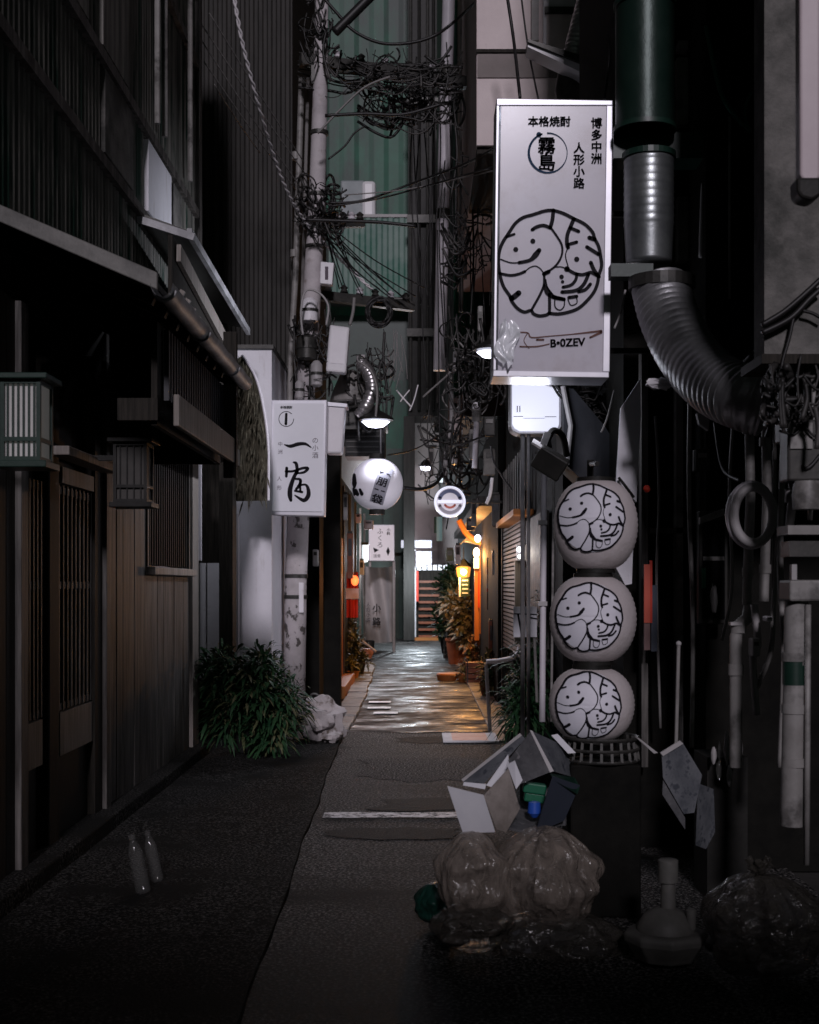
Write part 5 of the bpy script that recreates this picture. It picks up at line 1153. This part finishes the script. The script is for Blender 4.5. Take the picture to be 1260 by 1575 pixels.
for a_, b_, m in ((858, 872, m_cardin), (872, 884, m_redpanel), (884, 905, m_cardw), (905, 910, m_red), (910, 938, m_card)): MB().pbox(749, 755, a_, b_, 18.6, .02).build('cloth', m, pn)
vl = thing('wall_lamp', 'twin white wall lamp beside the slatted shutter at right', 'lamp', P(801, 862, 12.0))
MB().pbox(795, 812, 838, 862, 12.05, .06).build('plate', m_pvc, vl); MB().ball(P(799, 845, 12.0), .024).build('bulb', m_lamp, vl, smooth=True); MB().ball(P(800, 856, 12.0), .02).build('bulb', m_lamp, vl, smooth=True)
lamp_light(vl, P(790, 850, 11.8), 2.5, (1, .85, .7), .05)
MB().pbox(792, 803, 862, 990, 12.2, .06).build('pilaster', m_wood_l, vl)
for px, py, Yq, lab in ((655, 718, 16.2, 'small white dome lamp in the cable tangle left of round sign'), (679, 736, 16.4, 'small greenish white bulb above the round sign')):
    t = thing('pendant_lamp', lab, 'lamp', P(px, py, Yq)); MB().lathe(P(px, py, Yq), [(.004, -.05), (.055, -.04), (.07, 0), (.004, .005)], 16).build('bulb', m_lamp if px < 660 else m_lit2, t, smooth=2); MB().lathe(P(px, py, Yq), [(.075, .0), (.06, .05), (.02, .09)], 16).build('cap', m_black, t, smooth=True)

# ------------------------------------------------------------------ small fittings between the signs (conduits, meters, vents)
FT = [(690, 612, 16.5, 18, 54, m_pinkwall, 'faded pink panel on wall above the round sign'), (722, 660, 15, 10, 46, m_pvc, 'grey narrow box on wall by white pole'), (744, 640, 14.5, 18, 30, m_dark, 'dark square vent box beneath the street lamp'),
      (744, 690, 14, 18, 40, m_plaster, 'grey louvred panel left of the lamp sign'), (727, 618, 14.2, 8, 20, m_white, 'small white switch box above the white pole'), (706, 650, 16, 6, 90, m_pvcl, 'pale conduit plate beside faded pink panel'),
      (693, 700, 16.8, 20, 14, m_metal, 'silver clamp plate over the round sign'), (547, 790, 18, 8, 14, m_white, 'small white box beneath the globe lantern'), (560, 800, 19, 14, 14, m_pvcl, 'grey box left of the white menu sign'),
      (548, 545, 14.4, 14, 18, m_pvcl, 'pale porcelain fitting among wires beside the junction box'), (481, 845, 14.3, 8, 26, m_pvcl, 'pale small tag on the dark post, by the pole'), (735, 470, 13, 8, 60, m_pvc, 'slim grey board beside the pale pipe'), (697, 540, 15.5, 9, 28, m_white, 'tilted white slat left of the street lamp')]
for px, py, Yq, w_, h_, m, lab in FT:
    t = thing('wall_fitting', lab, 'fitting', P(px + w_ / 2, py + h_, Yq)); MB().pbox(px, px + w_, py, py + h_, Yq, .14).build('casing', m, t, bevel=.012)
    MB().pbox(px + w_ * .2, px + w_ * .8, py + h_ * .15, py + h_ * .35, Yq - .012, .02).build('cover', m_dark if m != m_dark else m_pvc, t)
pw = thing('pipe', 'white vertical pole rising left of the glowing lamp sign', 'pipe', P(733, 720, 14))
MB().tube([P(734, 625, 14), P(730, 720, 14)], .03, 10).build('pipe', m_pvcw, pw, smooth=True); MB().lathe(P(733, 640, 14), [(.05, -.06), (.05, .06)], 12).build('joint', m_pvc, pw)
pw = thing('pipe', 'pale conduit descending below the long pipe into the tangle', 'pipe', P(685, 745, 16))
MB().tube(spline([P(690, 560, 16), P(695, 640, 16), P(686, 700, 16), P(685, 745, 16)], 6), .03, 10).build('pipe', m_pvcl, pw, smooth=True)
pw = thing('pipe', 'mint green lit glass pipe behind the round sign', 'pipe', P(676, 830, 17.5))
MB().tube([P(676, 795, 17.5), P(676, 832, 17.5)], .04, 10).build('pipe', mat('mint', (.35, .55, .55), rough=.3, emit=.12, ecol=(.6, .9, .9)), pw, smooth=True); MB().tube([P(670, 795, 17.6), P(670, 820, 17.6)], .02, 8).build('side_pipe', m_greenlt, pw, smooth=True)

# ------------------------------------------------------------------ crowded small shopfront things further along both walls
CL = [(534, 820, 16.2, 9, 70, m_redwood, 'narrow rust brown board on the left wall behind the corner post'), (528, 760, 16, 7, 40, m_pvcl, 'slim pale vertical board left of the globe lantern'), (553, 862, 21.5, 7, 22, m_cardw, 'tiny white notice on left wall above potted plants'),
      (700, 838, 19.5, 9, 30, m_whiteplastic, 'small white hanging sign left of the orange porch eave'), (718, 800, 17.5, 12, 16, m_dark, 'dark meter box over the orange eave'), (757, 850, 17.2, 6, 34, m_cardw, 'thin white strip notice right of the faded flag'), (752, 955, 17.5, 9, 60, m_redwood, 'low rust brown board under the faded flag'),
      (725, 770, 16.5, 8, 40, m_pvc, 'grey slim board under the white hanging drop'), (686, 845, 26, 12, 18, m_greendk, 'dark green awning box left of the amber lantern'), (757, 760, 15.8, 12, 50, m_wood, 'brown shutter board right of the round sign'), (659, 690, 30, 9, 40, m_pvcl, 'pale vertical sign high on the pale house end')]
for px, py, Yq, w_, h_, m, lab in CL:
    t = thing('hanging_board', lab, 'board', P(px + w_ / 2, py + h_, Yq)); MB().pbox(px, px + w_, py, py + h_, Yq, .07).build('panel', m, t, bevel=.006)
    MB().pbox(px + w_ * .1, px + w_ * .9, py - 3, py, Yq - .02, .1).build('cap', m_dark, t)
    MB().pbox(px + w_ * .2, px + w_ * .8, py + h_ * .12, py + h_ * .5, Yq - .006, .01).build('inset', m_cardin if m is not m_dark else m_pvc, t)
for px, py, lab in ((737, 1052, 'upturned brown crate at the foot of the orange post'), (697, 1012, 'dark crate beside the pale planter at alley end')):
    q0 = gp(px, py); t = thing('crate', lab, 'crate', q0); b = MB()
    for k in range(4): b.box(q0.x - .2, q0.x + .2, q0.y - .15, q0.y + .15, .01 + k * .085, .075 + k * .085)
    b.build('slats', m_redwood if px > 700 else m_wood_b, t)
    for sx in (-.19, .17):
        for sy in (-.16, .13): MB().box(q0.x + sx, q0.x + sx + .02, q0.y + sy - .002, q0.y + sy + .032, 0, .36).build('corner_post', m_wood, t)
g = gp(752, 1072)
plant('potted_shrub', 'green leafy pot plant at the corner of the slatted shutter', g, [(P(752, 1030, 17.4), (.12, .14, .24), 1), (P(757, 1050, 17.3), (.1, .12, .14), .6)], .15, .045, 150, m_leafm, (.13, .2, m_pot), 5, .6, .4, m2=m_leaf)
g = gp(700, 1000)
plant('potted_shrub', 'tall spiky green plant under the dark green board', g, [(P(706, 905, 25.2), (.2, .16, .28), 1), (P(700, 940, 25.3), (.14, .14, .3), .6)], .3, .035, 150, m_leafm, (.16, .3, m_potb), 6, .4, .7, m2=m_leaf)
# ------------------------------------------------------------------ cables
def C(label, pts, r, m, Y=13.5): return cable([P(q[0], q[1], q[2] if len(q) > 2 else Y) for q in pts], r, m, label)
b = MB(); pts = spline([P(358, -20, 11.6), P(372, 60, 11.8), P(395, 150, 12.2), P(420, 235, 12.8), P(445, 300, 13.3), P(474, 346, 13.8), P(520, 395, 14.1), P(572, 445, 14.3)], 16)
t = thing('twisted_cable', 'twisted white cable sagging from the top down to the utility pole', 'cable', P(474, 346, 13.8))
for s_ in (0, 1): MB().tube([p + V((.012 * math.cos(i * 1.1 + s_ * 3.14), 0, .012 * math.sin(i * 1.1 + s_ * 3.14))) for i, p in enumerate(pts)], .010, 6).build('strand', m_cablew, t, smooth=2)
for i, (a, bq) in enumerate((((305, 30), (470, 268)), ((310, 62), (462, 288)), ((314, 95), (455, 292)), ((322, 20), (468, 250)), ((330, 130), (400, 235)))):
    C(['thin grey wire second from left across the dark block', 'thin grey wire in the middle of the slanting dark block wires', 'thin grey wire lowest of those across the dark block', 'thin grey wire highest across the dark block', 'short thin wire beneath the others on dark block'][i],
      [(a[0], a[1], 12), ((a[0] + bq[0]) / 2 + 2, (a[1] + bq[1]) / 2 + 6, 12.8), (bq[0], bq[1], 13.8)], .006, m_cableg)
C('thick black cable looping between upper pole and pink house, top centre', [(492, -10), (520, 22), (545, 48), (585, 66), (630, 66), (670, 54), (705, 28), (745, -10, 12)], .016, m_cable)
C('heavy slanting black strut cable at the very top', [(515, 50), (545, 20), (580, -15)], .05, m_cable)
C('black cable sagging over green panels beneath the upper cross arm', [(500, 178), (560, 175), (620, 176), (680, 160)], .018, m_cable)
C('black cable rising from outdoor unit towards the big sign', [(505, 312), (560, 308), (640, 280), (720, 250, 12.5), (762, 226, 11.5)], .012, m_cable)
C('second black cable rising to the big sign just underneath', [(505, 318), (580, 306), (660, 285), (762, 256, 11.5)], .009, m_cable)
C('grey cable rising to the sign below the two black ones', [(530, 300), (620, 292), (700, 276), (762, 262, 11.5)], .006, m_cableg)
C('black cable over the balcony bottom left of the dark tower', [(470, 338), (530, 340), (585, 342), (640, 348)], .018, m_cable)
C('black cable arcing below the globe lantern to the fittings', [(620, 750, 14.2), (650, 752, 14.8), (672, 742, 15.5), (685, 720, 16), (700, 690, 16.2)], .022, m_cable)
C('thin black cable dropping across the pale pink house, left', [(778, -20, 11), (790, 60, 11), (800, 150, 10.5)], .014, m_cable)
C('thin black cable dropping across the pale pink house, right', [(800, -20, 11), (812, 70, 11), (828, 152, 10.5)], .008, m_cable)
C('thin cable hanging from canopy edge to the big sign top', [(940, 40, 8), (936, 100, 8), (930, 152, 8)], .008, m_cable)
C('grey wire slanting from pole clamp up to upper cross arm', [(489, 205), (520, 172), (560, 135), (600, 118)], .012, m_cableg)
C('grey wire curling from pole towards the dark left strut', [(505, 245), (530, 225), (545, 205), (560, 195)], .010, m_cable)
C('thin white drop wire hanging by the grey tangle of slivers', [(643, 592, 15), (637, 615, 15), (630, 632, 15)], .008, m_cablew)
C('white crossed wire scrap left of the pink wall', [(610, 600, 15), (620, 612, 15), (632, 625, 15)], .009, m_cablew)
C('white short wire crossing the scrap wire', [(630, 600, 15), (620, 612, 15), (616, 618, 15)], .008, m_cablew)
C('pale cable looping round the fuse housing under the lower arm', [(466, 515), (463, 480), (470, 448), (490, 450), (505, 470), (502, 500)], .012, m_pvcl)
C('pale cable curving down past the silver foil hose', [(550, 555), (570, 570), (580, 600), (578, 640)], .014, m_cableg)
C('pale conduit dropping from lower cross arm to junction box', [(545, 458), (543, 480), (538, 500)], .018, m_cableg)
C('thin wire slanting down across the pink right board', [(962, 446, 7), (955, 480, 7), (945, 505, 7)], .006, m_pvcl)
C('thin wire hanging in front of the dark bracket tangle', [(945, 600, 7.6), (935, 640, 7.6), (925, 665, 7.6)], .006, m_cableg)
C('long wire from street lamp down to the round sign', [(720, 520, 13), (712, 600, 14), (706, 700, 15.5), (700, 748, 16.5)], .01, m_cable)
C('grey drooping wire left of the hanging street lamp', [(690, 470, 15), (700, 540, 15), (720, 585, 14), (745, 600, 13)], .008, m_cableg)
C('white plastic hanging drop beside lamp sign', [(757, 735, 12), (754, 760, 12), (748, 775, 12)], .016, m_cablew)
C('dark wire strung from globe lantern to dark tower foot', [(596, 700, 14.4), (640, 690, 15), (690, 660, 16)], .008, m_cable)
# fan of thin wires from the pole over the pale balcony: separate wires
rc = random.Random(12)
for i in range(14):
    x0 = 486 + rc.uniform(0, 30); y0 = rc.uniform(330, 360); x1 = 520 + i * 10 + rc.uniform(-6, 6); y1 = rc.uniform(440, 470)
    o = cable([P(x0, y0, 13.9), P((x0 + x1) / 2, (y0 + y1) / 2 + rc.uniform(2, 12), 14.1), P(x1, y1, 14.4)], .0065, m_cable, 'thin black wire in the fan spreading over the pale green balcony', group='wires fanned over the balcony')
for i in range(12):
    x0 = 590 + rc.uniform(0, 30); y0 = rc.uniform(505, 540); x1 = x0 + rc.uniform(-14, 12); y1 = y0 + rc.uniform(40, 95)
    cable([P(x0, y0, 14.8), P((x0 + x1) / 2 + rc.uniform(-6, 6), (y0 + y1) / 2, 14.8), P(x1, y1, 14.8)], .005, m_cableg, 'thin pale hanging wire end left of the dark tower', group='frayed wire ends')
for i in range(16):
    x0 = rc.uniform(625, 735); y0 = rc.uniform(180, 480); 
    cable([P(x0, y0 - 120, 15.3), P(x0 + rc.uniform(-12, 12), y0, 15.3), P(x0 + rc.uniform(-14, 14), y0 + rc.uniform(100, 220), 15.3)], .008, m_cable, 'black vertical wire hanging before the dark tower and pipe', group='wires down the tower')
for i in range(14):
    x0 = rc.uniform(680, 770); y0 = rc.uniform(470, 700); Yw = rc.uniform(13, 16)
    cable([P(x0, y0, Yw), P(x0 + rc.uniform(-20, 20), y0 + rc.uniform(10, 50), Yw), P(x0 + rc.uniform(-50, 50), y0 + rc.uniform(10, 110), Yw)], rc.uniform(.005, .012), rc.choice([m_cable, m_cable, m_cableg]), 'loose wire in the tangle left of the lamp sign', group='loose wires by the lamp sign')
# the coil and the uncountable tangles
o = thing('cable_coil', 'black coil of spare cable hung on the lower cross arm', 'cable', P(583, 502, 14.3))
for k in range(5): MB().tube([P(583 + math.cos(2*math.pi*i/28) * (14 + k * 1.6), 480 + math.sin(2*math.pi*i/28) * (17 + k * 1.7), 14.3 + rc.uniform(-.03, .03)) for i in range(28)], .013, 6, closed=True).build('loop', m_cable, o, smooth=2)
def tangle(label, x0, x1, y0, y1, Y, n, loops, seed, sizes=(8, 26)):
    q = random.Random(seed); b = MB(); W_ = x1 - x0
    for i in range(n):
        px, py, yy = q.uniform(x0, x1), q.uniform(y0, y1), Y + q.uniform(-.2, .2); r = q.choice((.005, .006, .008, .011, .016)); k = q.random()
        if k < loops * .45:
            a, c_ = q.uniform(*sizes), q.uniform(*sizes) * 1.2; st = q.uniform(0, 6); ln = q.uniform(2.5, 5.5)
            b.tube([P(px + math.cos(st + ln * j / 14) * a, py + math.sin(st + ln * j / 14) * c_, yy + .05 * math.sin(j)) for j in range(15)], r, 5)
        elif k < .75:
            w_ = q.uniform(.25, .7) * W_; sg = q.uniform(3, 30); tl_ = q.uniform(-18, 18); xa = max(x0 - 12, px - w_ / 2); xb = min(x1 + 12, px + w_ / 2)
            b.tube(spline([P(xa, py - tl_, yy), P(xa * .6 + xb * .4, py + sg * .9, yy), P(xa * .3 + xb * .7, py + sg, yy), P(xb, py + tl_, yy)], 4), r, 5)
        else:
            h_ = q.uniform(.3, .9) * (y1 - y0); b.tube(spline([P(px, py - h_ * .5, yy), P(px + q.uniform(-6, 6), py, yy), P(px + q.uniform(-9, 9), py + h_ * .6, yy)], 4), r, 5)
    o = b.build('cable_tangle', m_cablemix, smooth=2); tag(o, label, 'cables', kind='stuff')
tangle('dense tangle of black cable loops hanging below the upper cross arm', 562, 700, 112, 185, 14.4, 110, .75, 1)
tangle('knot of black cables around the pole at the outdoor unit', 462, 524, 285, 355, 13.85, 70, .75, 2, (6, 18))
tangle('bundle of black cables lashed along the upper cross arm', 470, 700, 84, 126, 14.1, 60, .2, 3)
tangle('dark snarl of cables on the pole above the brush sign', 452, 506, 490, 612, 13.9, 55, .6, 4, (6, 16))
tangle('cluttered black wiring around the silver foil hose and hood', 535, 600, 535, 640, 14.1, 40, .7, 5, (5, 14))
tangle('cluttered wiring and brackets around the street lamp by the sign', 690, 765, 500, 610, 13.0, 60, .6, 6, (6, 20))
tangle('snarl of wires above the round glowing disc sign', 655, 745, 640, 760, 15.8, 70, .6, 7, (6, 18))
tangle('dark wiring clutter beneath the big sign, behind the navy awning', 862, 960, 585, 640, 8.3, 60, .4, 8, (5, 18))
tangle('tangled black wiring beside the meter boxes at right edge', 1180, 1262, 570, 660, 5.1, 50, .5, 9, (6, 20))
tangle('wire clutter running along the top of the left pole', 470, 515, -10, 90, 13.9, 40, .3, 10, (4, 14))
tangle('wire clutter between the pale pipe and the pink house', 690, 762, 225, 420, 14, 55, .25, 11, (6, 20))

# more runs of conduit and cable on the dark right hand wall
for i, (pts, r, m, lab) in enumerate((
    ([(1062, 560, 6.8), (1060, 760, 6.8), (1066, 960, 6.8), (1064, 1150, 6.8)], .012, m_pvc, 'thin grey conduit left of the poster case on right wall'),
    ([(1128, 640, 6.3), (1122, 760, 6.3), (1126, 900, 6.3), (1110, 985, 6.3)], .008, m_cableg, 'slack grey cable right of the poster case'),
    ([(1100, 650, 6.5), (1112, 720, 6.4), (1140, 740, 6.1)], .010, m_cable, 'black cable bowing from flexible duct to the conduits'),
    ([(1205, 690, 5.6), (1200, 860, 5.6), (1206, 1010, 5.6), (1200, 1180, 5.6)], .014, m_pvc, 'grey conduit left of the broad drain pipe'),
    ([(1196, 600, 5.3), (1215, 660, 5.2), (1236, 720, 5.1), (1262, 700, 5.1)], .009, m_cable, 'black cable drooping over the meter boxes'),
    ([(1160, 930, 5.75), (1166, 990, 5.75), (1158, 1010, 5.75), (1164, 1100, 5.75)], .016, m_pvcl, 'pale short hose hanging under the paired conduits'),
    ([(1008, 640, 7.2), (1014, 760, 7.2), (1010, 900, 7.2), (1016, 1120, 7.2)], .008, m_cableg, 'thin cable down the dark doorway beside the banner'),
    ([(1248, 540, 5.3), (1252, 640, 5.2), (1246, 800, 5.2)], .010, m_pvc, 'grey pipe stub dropping from the plaster wall soffit'),
    ([(1085, 600, 7.0), (1140, 560, 6.6), (1180, 520, 5.4)], .010, m_cable, 'black cable running behind the flexible duct to the pillar'))):
    cable([P(*q) for q in pts], r, m, lab)
for px, py, w_, h_, Yq, m, lab in ((1158, 982, 12, 28, 5.7, m_pvcl, 'pale small switch box under the ring coil'), (1180, 948, 9, 8, 5.6, m_white, 'tiny white cable clip right of the drain joint'), (1070, 690, 22, 34, 6.75, m_dark, 'dark small control box over the poster case'), (1200, 640, 16, 40, 5.3, m_pvc, 'grey narrow breaker box left of the gauge')):
    t = thing('wall_fitting', lab, 'fitting', P(px + w_ / 2, py + h_, Yq)); MB().pbox(px, px + w_, py, py + h_, Yq, .08).build('casing', m, t, bevel=.006)
    MB().pbox(px + w_ * .2, px + w_ * .8, py + h_ * .2, py + h_ * .4, Yq - .006, .01).build('cover', m_dark if m != m_dark else m_pvc, t)
